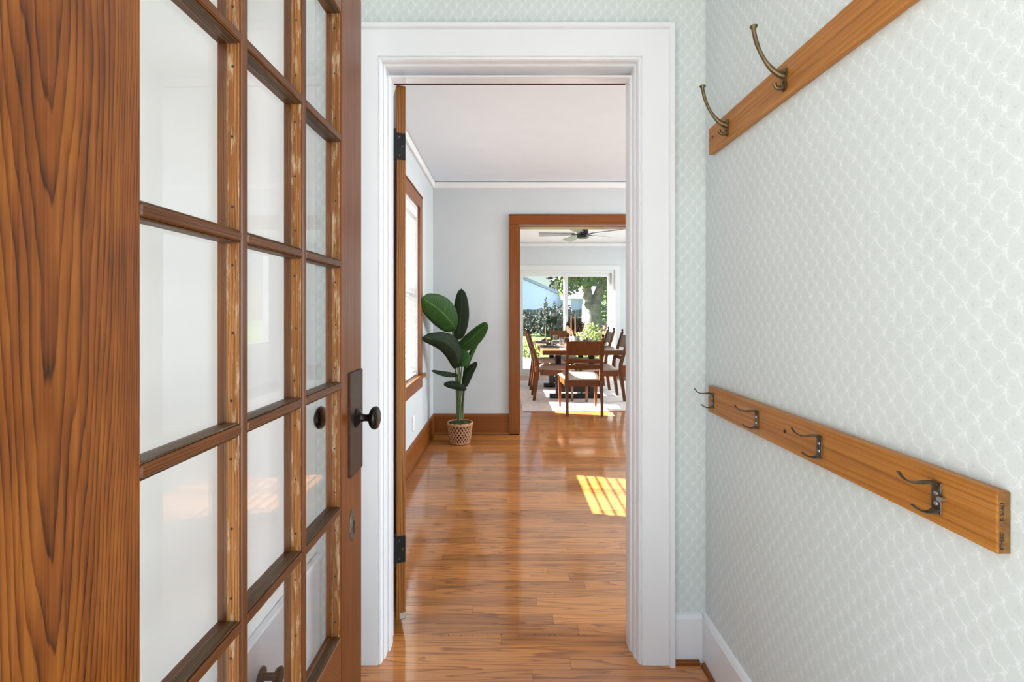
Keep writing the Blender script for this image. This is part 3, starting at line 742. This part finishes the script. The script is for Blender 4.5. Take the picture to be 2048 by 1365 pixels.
def leaf(basep, tipp, width, bend=0.0, depth=0.0, fold=.25, mat='leaf_k', roll=0.0, belly=.45, tipd=0.0, side=None, sag=0.0):
    """blade from basep to tipp (crop coordinates); bend bows the midrib sideways, roll turns the blade about it"""
    p0 = lp(*basep, depth); p1 = lp(*tipp, tipd)
    L = (p1-p0); ln = L.length; d = L.normalized()
    view = Vector((0, -1, 0)); s = d.cross(view).normalized(); nrm = s.cross(d).normalized()
    R = Matrix.Rotation(roll, 3, d); s2 = R @ s; n2 = R @ nrm
    bm = BM(); uvl = bm.loops.layers.uv.new('UVMap'); n = 18; m = 4; g = []
    for i in range(n+1):
        t = i/n
        wd = width*(max(0.0, math.sin(PI*min(1, (t**(math.log(.5)/math.log(belly)))))))**.45
        c = p0 + L*t + s*bend*math.sin(PI*t)*ln + Vector((0, 0, -sag*(t*t)))
        row = []
        for j in range(-m, m+1):
            q = j/m
            rip = .0022*math.sin(i*1.9+j)*abs(q)
            row.append((bm.verts.new(c + s2*q*wd/2 + n2*(-(abs(q)**1.4)*fold*wd/2 + rip)), (q*.5+.5, t)))
        g.append(row)
    for i in range(n):
        for j in range(2*m):
            vs_ = [g[i][j], g[i][j+1], g[i+1][j+1], g[i+1][j]]
            try: f = bm.faces.new([q[0] for q in vs_])
            except ValueError: continue
            for l, q in zip(f.loops, vs_): l[uvl].uv = q[1]
    o = obj('leaf', bm, mat, pot, smooth=True)
    md = o.modifiers.new('thick', 'SOLIDIFY'); md.thickness = .0016
    return o
def petiole(p, top, dep=0.0, r=.007, topd=0.0):
    a = lp(p[0], p[1]); a.y += dep; b = lp(*top, topd)
    mid = (a+b)/2 + Vector((random.uniform(-.008, .008), 0, .05))
    pts = bez(a, (a.x+(b.x-a.x)*.1, a.y+(b.y-a.y)*.1, a.z+(b.z-a.z)*.4), (b.x-(b.x-a.x)*.25, b.y-(b.y-a.y)*.3, b.z-(b.z-a.z)*.2), b, 12)
    obj('stalk', tube(BM(), pts, [r*(1.35-.75*i/12) for i in range(13)], 8), 'stem', pot, smooth=True)
U = .001207     # metres per crop pixel at the plant
petiole((436, 1120), (402, 462), .0, .0085, .01); petiole((450, 1125), (432, 530), .02, .009, .05); petiole((462, 1125), (430, 610), -.03, .0085, -.03)
petiole((470, 1120), (492, 800), .0, .008, .02); petiole((446, 1130), (470, 720), -.05, .0085, -.07); petiole((456, 1130), (452, 740), .03, .009, .0)
petiole((440, 1125), (432, 800), -.02, .007, -.03); petiole((476, 1120), (490, 890), -.02, .007, -.02); petiole((452, 1130), (470, 905), -.06, .006, -.06); petiole((462, 1130), (412, 700), .04, .008, .03)
leaf((425, 455), (163, 212), 205*U, bend=.05, depth=.01, mat='leaf_b', roll=.25, belly=.46, tipd=-.47)
leaf((436, 535), (466, 142), 128*U, bend=.03, depth=.05, roll=.2, fold=.12, belly=.42, tipd=.0)
leaf((428, 608), (662, 402), 122*U, bend=.03, depth=-.03, mat='leaf_b', roll=-.35, belly=.45, tipd=-.10, fold=.45)
leaf((455, 735), (168, 512), 150*U, bend=.17, depth=-.07, roll=.3, belly=.36, tipd=-.47, fold=.35)
leaf((466, 600), (476, 735), 112*U, bend=.0, depth=-.045, mat='leaf_b', roll=.1, belly=.5, tipd=-.09, fold=.4)
leaf((435, 605), (385, 515), 78*U, depth=.04, mat='leaf_b', roll=.2, belly=.55, tipd=.06)
leaf((482, 812), (602, 528), 40*U, bend=-.04, depth=.02, mat='leaf_b', roll=.35, belly=.5, tipd=.02, fold=.5)
leaf((486, 895), (582, 698), 70*U, bend=-.07, depth=-.02, roll=.2, belly=.45, tipd=-.04)
leaf((440, 800), (238, 764), 40*U, bend=-.03, depth=-.03, roll=.5, belly=.4, tipd=-.2)
leaf((505, 908), (330, 866), 60*U, bend=.06, depth=-.06, roll=.3, belly=.5, tipd=-.11)

# ------------------------------------------------------------------ dining room
rug = obj('area_rug', box(BM(), .20, 2.75, 5.62, 8.0, .0006, .012, .004), 'rug'); tag(rug, 'pale cream area rug under the dining table', 'rug')
TZ = .722; TX0, TX1, TY0, TY1 = .452, 1.448, 5.75, 7.72
tb = thing('dining_table', 'brown dining table on a black trestle base with rug under it', 'table', (.95, 6.735, .012))
for k in range(6):
    a = TX0+(TX1-TX0)*k/6; b = TX0+(TX1-TX0)*(k+1)/6
    obj('top_board', box(BM(), a+.0006, b-.0006, TY0+.09, TY1-.09, TZ-.055, TZ, .003), 'table', tb)
obj('breadboard_end', box(BM(), TX0, TX1, TY0, TY0+.0895, TZ-.055, TZ, .003), 'chair', tb)
obj('breadboard_end', box(BM(), TX0, TX1, TY1-.0895, TY1, TZ-.055, TZ, .003), 'chair', tb)
for yy in (6.42, 7.35):
    for xx in (.72, 1.18): obj('post', box(BM(), xx-.035, xx+.035, yy-.04, yy+.04, .0705, TZ-.1055, .003), 'blackmetal', tb)
    obj('foot', box(BM(), .60, 1.30, yy-.045, yy+.045, .0125, .07, .004), 'blackmetal', tb)
    obj('cross_head', box(BM(), .56, 1.34, yy-.045, yy+.045, TZ-.105, TZ-.0555, .004), 'blackmetal', tb)
obj('stretcher', box(BM(), .90, 1.0, 6.466, 7.304, .09, .17, .004), 'blackmetal', tb)
for yy in (6.42, 7.35): obj('cross_bar', box(BM(), .7555, 1.1445, yy-.025, yy+.025, .09, .17, .003), 'blackmetal', tb)

CW = .44
def bar(bm, a, b, w0, d0, w1=None, d1=None):
    """square bar from a to b, section w (x) by d (y)"""
    w1 = w1 or w0; d1 = d1 or d0; R = []
    for p, w_, d_ in ((a, w0, d0), (b, w1, d1)):
        R.append([bm.verts.new((p[0]+sx*w_/2, p[1]+sy*d_/2, p[2])) for sx, sy in ((-1, -1), (1, -1), (1, 1), (-1, 1))])
    for k in range(4): bm.faces.new((R[0][k], R[0][(k+1) % 4], R[1][(k+1) % 4], R[1][k]))
    bm.faces.new(R[0]); bm.faces.new(R[1])
    return bm
def make_chair(label):
    t = thing('dining_chair', label, 'chair', (0, 0, 0), 0, 'dining chairs around the table')
    for s in (-1, 1):
        b = BM(); x = s*(CW/2-.02)
        bar(b, (x, -.055, 0), (x, 0, .40), .030, .036, .038, .05); bar(b, (x, 0, .40), (x, -.005, .50), .038, .05, .036, .045); bar(b, (x, -.005, .50), (x, -.125, .905), .036, .045, .03, .032)
        p = obj('back_post', b, 'chair', t, local=True)
        obj('finial', lathe(BM(), [(.008, .9), (.007, .912), (.014, .922), (.016, .932), (.012, .943), (.004, .948)], 12, 'z', (x, -.126, 0)), 'iron', p, smooth=True, local=True)
        b = BM(); xf = s*(CW/2+.005); bar(b, (xf, .455, 0), (xf, .45, .39), .026, .028, .042, .044)
        obj('front_leg', b, 'chair', t, local=True)
        b = BM(); prism(b, [(s*(CW/2-.032), .028), (s*(CW/2-.01), .028), (s*(CW/2+.012), .425), (s*(CW/2-.012), .425)], .335, .405, 'z')
        obj('side_apron', b, 'chair', t, local=True)
    obj('front_apron', box(BM(), -CW/2+.018, CW/2-.018, .438, .46, .335, .405, .002), 'chair', t, local=True)
    obj('back_apron', box(BM(), -CW/2+.042, CW/2-.042, -.012, .012, .335, .405, .002), 'chair', t, local=True)
    def slat(z0, z1, name, th=.018):
        b = BM(); n = 8; f = []
        for i in range(n+1):
            x = -CW/2+.037+(CW-.074)*i/n; c = .022*(1-(2*i/n-1)**2)
            row = []
            for (z, dy) in ((z0, 0), (z0, th), (z1, th), (z1, 0)):
                yb = -.008-(z-.5)*.297-c*.7
                row.append(b.verts.new((x, yb+dy-th/2, z)))
            f.append(row)
        for i in range(n):
            for k in range(4): b.faces.new((f[i][k], f[i][(k+1) % 4], f[i+1][(k+1) % 4], f[i+1][k]))
        b.faces.new(f[0]); b.faces.new(f[-1])
        obj(name, b, 'chair', t, local=True)
    slat(.705, .868, 'top_panel'); slat(.615, .66, 'slat'); slat(.545, .588, 'slat')
    b = BM()
    nx, ny = 10, 10; L = {}
    for lay in (0, 1):
        for i in range(nx+1):
            for j in range(ny+1):
                u = i/nx*2-1; v = j/ny*2-1
                hw = (CW/2-.042)+(.07)*(j/ny); yv = .03+(.46)*(j/ny)
                z = .407 if lay == 0 else .418+.05*(1-abs(u)**5)**.5*(1-abs(v)**5)**.5
                L[lay, i, j] = b.verts.new((u*hw, yv, z))
    for i in range(nx):
        for j in range(ny):
            b.faces.new([L[1, i, j], L[1, i+1, j], L[1, i+1, j+1], L[1, i, j+1]]); b.faces.new([L[0, i, j], L[0, i, j+1], L[0, i+1, j+1], L[0, i+1, j]])
    for i in range(nx):
        for j in (0, ny): b.faces.new([L[0, i, j], L[0, i+1, j], L[1, i+1, j], L[1, i, j]])
    for j in range(ny):
        for i in (0, nx): b.faces.new([L[0, i, j], L[0, i, j+1], L[1, i, j+1], L[1, i, j]])
    s_ = obj('seat_cushion', b, 'seat', t, smooth=True, local=True); s_['label'] = 'oatmeal upholstered seat'
    return t
ch = make_chair('brown dining chair at the near end of the table, its back towards the doorway')
ch.location = (.905, 5.40, 0)
G = 'dining chairs around the table'
copy_thing(ch, (.43, 6.44, .0125), -PI/2, 'brown dining chair on the left side of the table, nearer the doorway', G)
copy_thing(ch, (.43, 7.28, .0125), -PI/2, 'brown dining chair on the left side of the table, nearer the garden', G)
copy_thing(ch, (1.52, 6.37, .0125), PI/2, 'brown dining chair on the right side of the table, nearer the doorway', G)
copy_thing(ch, (1.52, 7.28, .0125), PI/2, 'brown dining chair on the right side of the table, nearer the garden', G)
copy_thing(ch, (.99, 8.08, 0.0), PI, 'brown dining chair at the far end of the table facing the doorway', G)

# table settings
seats = [((.90, 5.96), PI/2, 'near end'), ((.62, 6.44), 0, 'near left'), ((.62, 7.28), 0, 'far left'), ((1.28, 6.37), PI, 'near right'), ((1.28, 7.28), PI, 'far right'), ((.97, 7.52), -PI/2, 'far end')]
first = {}
for k, ((x, y), rz, w_) in enumerate(seats):
    if not first:
        mt = thing('placemat', '', 'placemat'); obj('mat', box(BM(), -.14, .14, -.20, .20, .0005, .004, .001), 'mat', mt, local=True)
        pt = thing('dinner_plate', '', 'plate'); obj('dish', lathe(BM(), [(.06, .0), (.065, .003), (.118, .016), (.121, .018), (.117, .019), (.07, .007), (.0005, .006)], 28), 'china', pt, smooth=True, local=True)
        nk = thing('napkin', '', 'napkin')
        b = BM(); bmesh.ops.create_icosphere(b, subdivisions=2, radius=1)
        for v in b.verts:
            q = v.co.copy(); r_ = 1+.25*math.sin(q.x*9+q.y*4)
            v.co = Vector((q.x*.085*r_, q.y*.04*r_*(1-.55*abs(math.cos(q.x*1.6))), .021+q.z*.02*r_))
        obj('folded_cloth', b, 'napkin', nk, smooth=True, local=True)
        obj('ring', lathe(BM(), [(.030, -.012), (.034, -.012), (.034, .012), (.030, .012), (.030, -.012)], 20, 'x', (0, 0, .026)), 'candle', nk, smooth=True, local=True)
        gl = thing('tumbler', '', 'glass'); obj('bowl', lathe(BM(), [(.0005, .001), (.03, .001), (.034, .006), (.038, .11), (.0365, .11), (.032, .01), (.0005, .008)], 20), 'tumbler', gl, smooth=True, local=True)
        first = dict(m=mt, p=pt, n=nk, g=gl)
        use = lambda key, loc, r, lab, grp: (setattr(first[key], 'location', loc), setattr(first[key], 'rotation_euler', (0, 0, r)), tag(first[key], lab, None, grp))
    else: use = lambda key, loc, r, lab, grp: copy_thing(first[key], loc, r, lab, grp)
    use('m', (x, y, TZ), rz, 'grey placemat at the %s seat of the dining table' % w_, 'placemats on the dining table')
    use('p', (x, y, TZ+.0045), rz, 'white dinner plate on the %s placemat' % w_, 'dinner plates on the placemats')
    use('n', (x, y, TZ+.0125), rz+.5, 'charcoal napkin in a tan ring on the %s plate' % w_, 'napkins on the plates')
    gx, gy = x+math.cos(rz)*.17-math.sin(rz)*.16, y+math.sin(rz)*.17+math.cos(rz)*.16
    use('g', (gx, gy, TZ+.0005), 0, 'clear tumbler beside the %s plate' % w_, 'tumblers on the dining table')

# vase with bouquet
VXp = .985; VYp = 6.95
va = thing('flower_vase', 'white vase of dark leaves and cream blooms mid table', 'vase', (VXp, VYp, TZ))
obj('vase_body', lathe(BM(), [(.03, TZ+.0005), (.05, TZ+.02), (.056, TZ+.06), (.042, TZ+.105), (.022, TZ+.13), (.026, TZ+.142), (.022, TZ+.142)], 24, 'z', (VXp, VYp, 0)), 'china', va, smooth=True)
def blob_leaves(bm, c, rx, ry, rz_, n, size, squash=1.0, shell=.35):
    for _ in range(n):
        while True:
            q = Vector((random.uniform(-1, 1), random.uniform(-1, 1), random.uniform(-1, 1)))
            if shell < q.length < 1: break
        p = Vector(c)+Vector((q.x*rx, q.y*ry, q.z*rz_))
        a = Vector((random.gauss(0, 1), random.gauss(0, 1), random.gauss(0, 1))).normalized(); b = a.orthogonal().normalized()
        b = Matrix.Rotation(random.uniform(0, 6.28), 3, a) @ b
        s = size*random.uniform(.6, 1.3); c2 = a.cross(b)
        vs_ = [bm.verts.new(p+b*s), bm.verts.new(p+c2*s*.45+a*s*.12), bm.verts.new(p-b*s), bm.verts.new(p-c2*s*.45+a*s*.12)]
        bm.faces.new(vs_)
b = BM()
for i in range(9):
    a = i*.7; tube(b, [(VXp, VYp, TZ+.12), (VXp+.03*math.cos(a)+.02, VYp+.03*math.sin(a), TZ+.2), (VXp+.10*math.cos(a)+.04, VYp+.08*math.sin(a), TZ+.27)], .003, 6)
obj('stems', b, 'stem', va)
b = BM(); blob_leaves(b, (VXp+.05, VYp, TZ+.28), .13, .1, .10, 260, .036, shell=.15); tag(obj('dark_leaves', b, 'euca', va), kind='stuff')
b = BM(); blob_leaves(b, (VXp+.10, VYp, TZ+.24), .09, .08, .10, 60, .026, shell=.2); tag(obj('rust_leaves', b, 'rust', va), kind='stuff')
for (dx, dz, r_) in ((-.045, .205, .04), (-.07, .25, .028), (-.02, .17, .03)):
    b = BM(); bmesh.ops.create_icosphere(b, subdivisions=2, radius=r_)
    for v in b.verts: v.co = v.co*(1+.2*math.sin(v.co.x*200)*math.cos(v.co.z*170)) + Vector((VXp+dx, VYp-.05, TZ+dz))
    obj('bloom', b, 'cream', va)
for i, (x_, y_, hh) in enumerate(((1.14, 6.72, .15), (1.02, 6.5, .17))):
    x_ = ((1142, 1150)[i]-VX)/F*y_
    t = thing('candlestick', ('tan taper candle on a black stick, left of the pair', 'tan taper candle on a black stick, right of the pair')[i], 'candle', (x_, y_, TZ), group='candlesticks on the dining table')
    zt_ = TZ+hh
    obj('holder', lathe(BM(), [(.04, TZ+.0005), (.04, TZ+.006), (.008, TZ+.014), (.006, zt_-.03), (.014, zt_-.02), (.016, zt_), (.0005, zt_)], 16, 'z', (x_, y_, 0)), 'blackmetal', t, smooth=True)
    obj('taper', lathe(BM(), [(.011, zt_+.0005), (.010, zt_+.1), (.008, zt_+.275), (.002, zt_+.285)], 12, 'z', (x_, y_, 0)), 'candle', t, smooth=True)

# ceiling fan
fx, fy, fz = 1.085, 6.55, 2.30
fan = thing('ceiling_fan', 'black ceiling fan with five grey blades over the dining table', 'fan', (fx, fy, CZ))
obj('canopy', lathe(BM(), [(.07, CZ-.0005), (.068, CZ-.03), (.03, CZ-.05), (.014, CZ-.052), (.014, fz+.06)], 24, 'z', (fx, fy, 0)), 'fanmetal', fan, smooth=True)
obj('motor', lathe(BM(), [(.05, fz+.062), (.074, fz+.058), (.078, fz+.045), (.082, fz-.045), (.075, fz-.058), (.0005, fz-.06)], 28, 'z', (fx, fy, 0)), 'fanmetal', fan, smooth=True)
for k in range(5):
    a = math.radians(105+72*k)
    R = Matrix.Translation((fx, fy, fz)) @ Matrix.Rotation(a, 4, 'Z') @ Matrix.Rotation(math.radians(13), 4, 'X')
    b = BM(); n = 10
    top = [b.verts.new((.12+.5*i/n, -.035-.035*math.sin(PI*.5*i/n), .004)) for i in range(n+1)]
    bot = [b.verts.new((.12+.5*i/n, .04+.02*i/n, .004)) for i in range(n+1)]
    for i in range(n): b.faces.new((top[i], top[i+1], bot[i+1], bot[i]))
    r = bmesh.ops.extrude_face_region(b, geom=b.faces[:]); bmesh.ops.translate(b, verts=[v for v in r['geom'] if isinstance(v, bmesh.types.BMVert)], vec=(0, 0, -.008))
    b.transform(R); bl_ = obj('blade', b, 'fanblade', fan)
    b = BM(); box(b, .078, .16, -.016, .016, -.012, -.0045, .002); b.transform(R)
    obj('blade_arm', b, 'fanmetal', bl_)

# ------------------------------------------------------------------ garden
GZ = -.22
lawn = obj('lawn', box(BM(), -45, 45, Y3+.125, 70, GZ-.2, GZ), 'lawn'); tag(lawn, 'sunny green lawn outside the sliding door', 'lawn', kind='stuff')
sg = obj('bright_ground', box(BM(), -45, LX-.16, -20, Y3+.12, GZ-.2, GZ), 'patio'); tag(sg, 'added pale ground brightening the view outside the living room window', 'bright_ground', kind='structure')  # pale slab made up so the ground behind the blind looks bright
pa = obj('patio', box(BM(), -.6, 3.6, Y3+.13, 12.4, GZ+.001, -.03, .01), 'patio'); tag(pa, 'pale patio slab just outside the sliding door', 'patio', kind='structure')
pr = obj('sky_blocker', box(BM(), -2.6, 2.6, -3.2, .295, CZ+.01, CZ+.13), 'ceil'); tag(pr, 'added unseen slab before the entry door, blocks overhead sky', 'roof', kind='structure')  # slab added out of view to keep overhead sky off the upper casing
fr = obj('porch', box(BM(), -2.2, 2.2, -3, .295, -.2, -.02), 'patio'); tag(fr, 'porch slab before the entry door, out of sight', 'porch', kind='structure')
hs_ = thing('house', 'pale blue neighbouring house beyond the garden', 'house', (0, 36, GZ))
b = BM(); prism(b, [(-9, GZ), (4.9, GZ), (4.9, 2.15), (-2, 5.1), (-9, 2.15)], 36, 44, 'y'); obj('wall', b, 'siding', hs_)
b = BM(); prism(b, [(5.3, 2.0), (5.3, 2.2), (-2, 5.35), (-9.4, 2.2), (-9.4, 2.0), (-2, 5.12)], 35.6, 44.4, 'y'); obj('roof', b, 'roof', hs_)
b = BM()
for i in range(16): box(b, -8.98, 4.88, 35.975, 36.0, GZ+.05+i*.145, GZ+.185+i*.145, .004)
obj('siding_boards', b, 'siding', hs_)
gr = thing('garage', 'low pale blue garage seen left of the garden tree', 'garage', (7, 31, GZ))
b = BM(); box(b, 4.3, 9.0, 31, 35.2, GZ, 2.05); obj('wall', b, 'siding', gr)
b = BM(); prism(b, [(30.6, 2.051), (35.5, 2.051), (33.1, 3.0)], 4.1, 9.3, 'x'); obj('roof', b, 'roof', gr)
obj('garage_door', box(BM(), 5.2, 7.9, 30.95, 30.998, GZ, 1.75, .01), 'siding', gr)
fe = thing('garden_fence', 'dark grey board fence at the back of the lawn', 'fence', (4, 30, GZ))
x = -6.0
bb = box(BM(), -.1, .1, -.012, .012, 0, 1.55, .006); finish(bb); fme = bpy.data.meshes.new('fence_board'); bb.to_mesh(fme); bb.free(); fme.materials.append(M['fence'])
while x < 11:
    o = bpy.data.objects.new('fence_board', fme); COL.objects.link(o); o.parent = fe; o.location = (x-4, 0, random.uniform(-.02, .02)); x += .212
b = BM(); box(b, -6.1, 11.1, 30.0125, 30.05, .25, .34); box(b, -6.1, 11.1, 30.0125, 30.05, .95, 1.04); obj('fence_rail', b, 'fence', fe)
def shrub(name, label, c, rx, ry, rz_, n, size, mat, cat='shrub', group=None, stems=True):
    t = thing(name, label, cat, (c[0], c[1], GZ), group=group)
    b = BM(); blob_leaves(b, (c[0], c[1], c[2]), rx, ry, rz_, n, size)
    for v in b.verts: v.co.z = max(v.co.z, GZ+.004)
    tag(obj("foliage", b, mat, t), kind='stuff')
    b = BM()
    for k in range(5):
        a = k*1.26; tube(b, [(c[0]+.05*math.cos(a), c[1]+.05*math.sin(a), GZ+.001), (c[0]+rx*.5*math.cos(a), c[1]+ry*.5*math.sin(a), c[2]+rz_*.3)], [.02, .008], 6)
    obj('stem', b, 'bark', t)
    return t
Gs = 'shrubs at the back of the garden'
for i, (xx, yy, r_, h_, lab) in enumerate(((1.1, 27, 1.0, .95, 'dark hedge shrub at the left edge of the glass door'), (2.3, 26, .8, 1.15, 'dark shrub left of centre in the left pane, with tall spikes above'), (3.2, 26.5, .9, 1.25, 'dark shrub at the right side of the left pane'), (4.6, 27, 1.0, .8, 'dark shrub right of the door mullion'))):
    shrub('garden_shrub', lab, (xx, yy, GZ+h_*.72), r_, .7, h_*.75, 700, .11, 'leafd', group=Gs)
for i, (xx, yy, h_) in enumerate(((2.16, 25.3, 2.2), (2.62, 25.3, 1.95), (3.1, 25.4, 1.75), (3.45, 25.4, 1.9))):
    t = thing('conifer_sapling', ('tallest dark sapling above the hedge, first from the left', 'second dark sapling from the left above the hedge', 'third and shortest dark sapling above the hedge', 'fourth dark sapling, next to the door mullion')[i], 'sapling', (xx, yy, GZ), group='saplings above the hedge')
    b = BM(); blob_leaves(b, (xx, yy, GZ+h_*.62), .12, .12, h_*.40, 220, .07, shell=0); tag(obj('foliage', b, 'leafd', t), kind='stuff')
    obj('trunk', tube(BM(), [(xx, yy, GZ+.001), (xx, yy, GZ+h_)], [.03, .012], 6), 'bark', t)
# near shrubs right of the table
shrub('garden_shrub', 'bright yellow green bush right outside the glass door', (2.02, 11.2, .42), .42, .4, .5, 900, .045, 'leafy', group='bushes by the patio')
shrub('garden_shrub', 'peach tinted bush right of the yellow green bush', (2.55, 11.5, .45), .26, .3, .5, 420, .045, 'leafp', group='bushes by the patio')
shrub('garden_shrub', 'low green bush at the left edge of the patio', (.62, 12.9, .05), .32, .4, .35, 420, .05, 'leafy', group='bushes by the patio')
# tree
tr = thing('garden_tree', 'large shade tree with a broad forked grey trunk', 'tree', (3.45, 19, GZ))
b = BM()
tube(b, [(3.45, 19, GZ+.001), (3.5, 19, .5), (3.5, 19, 1.5)], [.55, .40, .38], 14)
obj('trunk', b, 'bark', tr, smooth=True)
b = BM()
tube(b, [(3.45, 19, 1.2), (3.28, 19, 2.2), (3.1, 18.8, 3.4)], [.26, .2, .13], 10); tube(b, [(3.55, 19, 1.2), (3.85, 19, 2.1), (4.3, 19.2, 3.3)], [.26, .2, .13], 10)
tube(b, [(3.2, 18.9, 2.3), (2.4, 18.4, 2.9), (1.6, 18, 3.1)], [.1, .06, .03], 8)
obj('branch', b, 'bark', tr, smooth=True)
b = BM()
for c, r_, n in (((3.0, 18.0, 2.75), (1.0, .8, .6), 700), ((4.6, 18.5, 2.6), (.9, .8, .75), 600), ((2.0, 18.2, 3.25), (.8, .7, .38), 340), ((3.6, 19, 4.2), (2.4, 2, 1.2), 1500), ((1.35, 17.5, 3.05), (.55, .5, .22), 160), ((2.45, 18.6, 2.25), (.5, .5, .45), 260), ((4.55, 20.5, 1.9), (.7, .6, 1.3), 700)):
    blob_leaves(b, c, *r_, n, .13)
tag(obj('foliage', b, 'leafg', tr), kind='stuff')

for i, (xx, yy, zz, r_, lab) in enumerate(((7.3, 48, 5.2, 3.0, 'dark leafy tree rising beyond the pale blue garage'), (14.2, 50, 5.5, 3.6, 'dark leafy tree far right beyond the garden'))):
    t = thing('background_tree', lab, 'tree', (xx, yy, GZ))
    b = BM(); blob_leaves(b, (xx, yy, zz-.6), r_, 2.5, 4.2, 1500, .32); tag(obj('foliage', b, 'leafd', t), kind='stuff')
    obj('trunk', tube(BM(), [(xx, yy, GZ+.001), (xx, yy, zz)], [.35, .15], 8), 'bark', t)
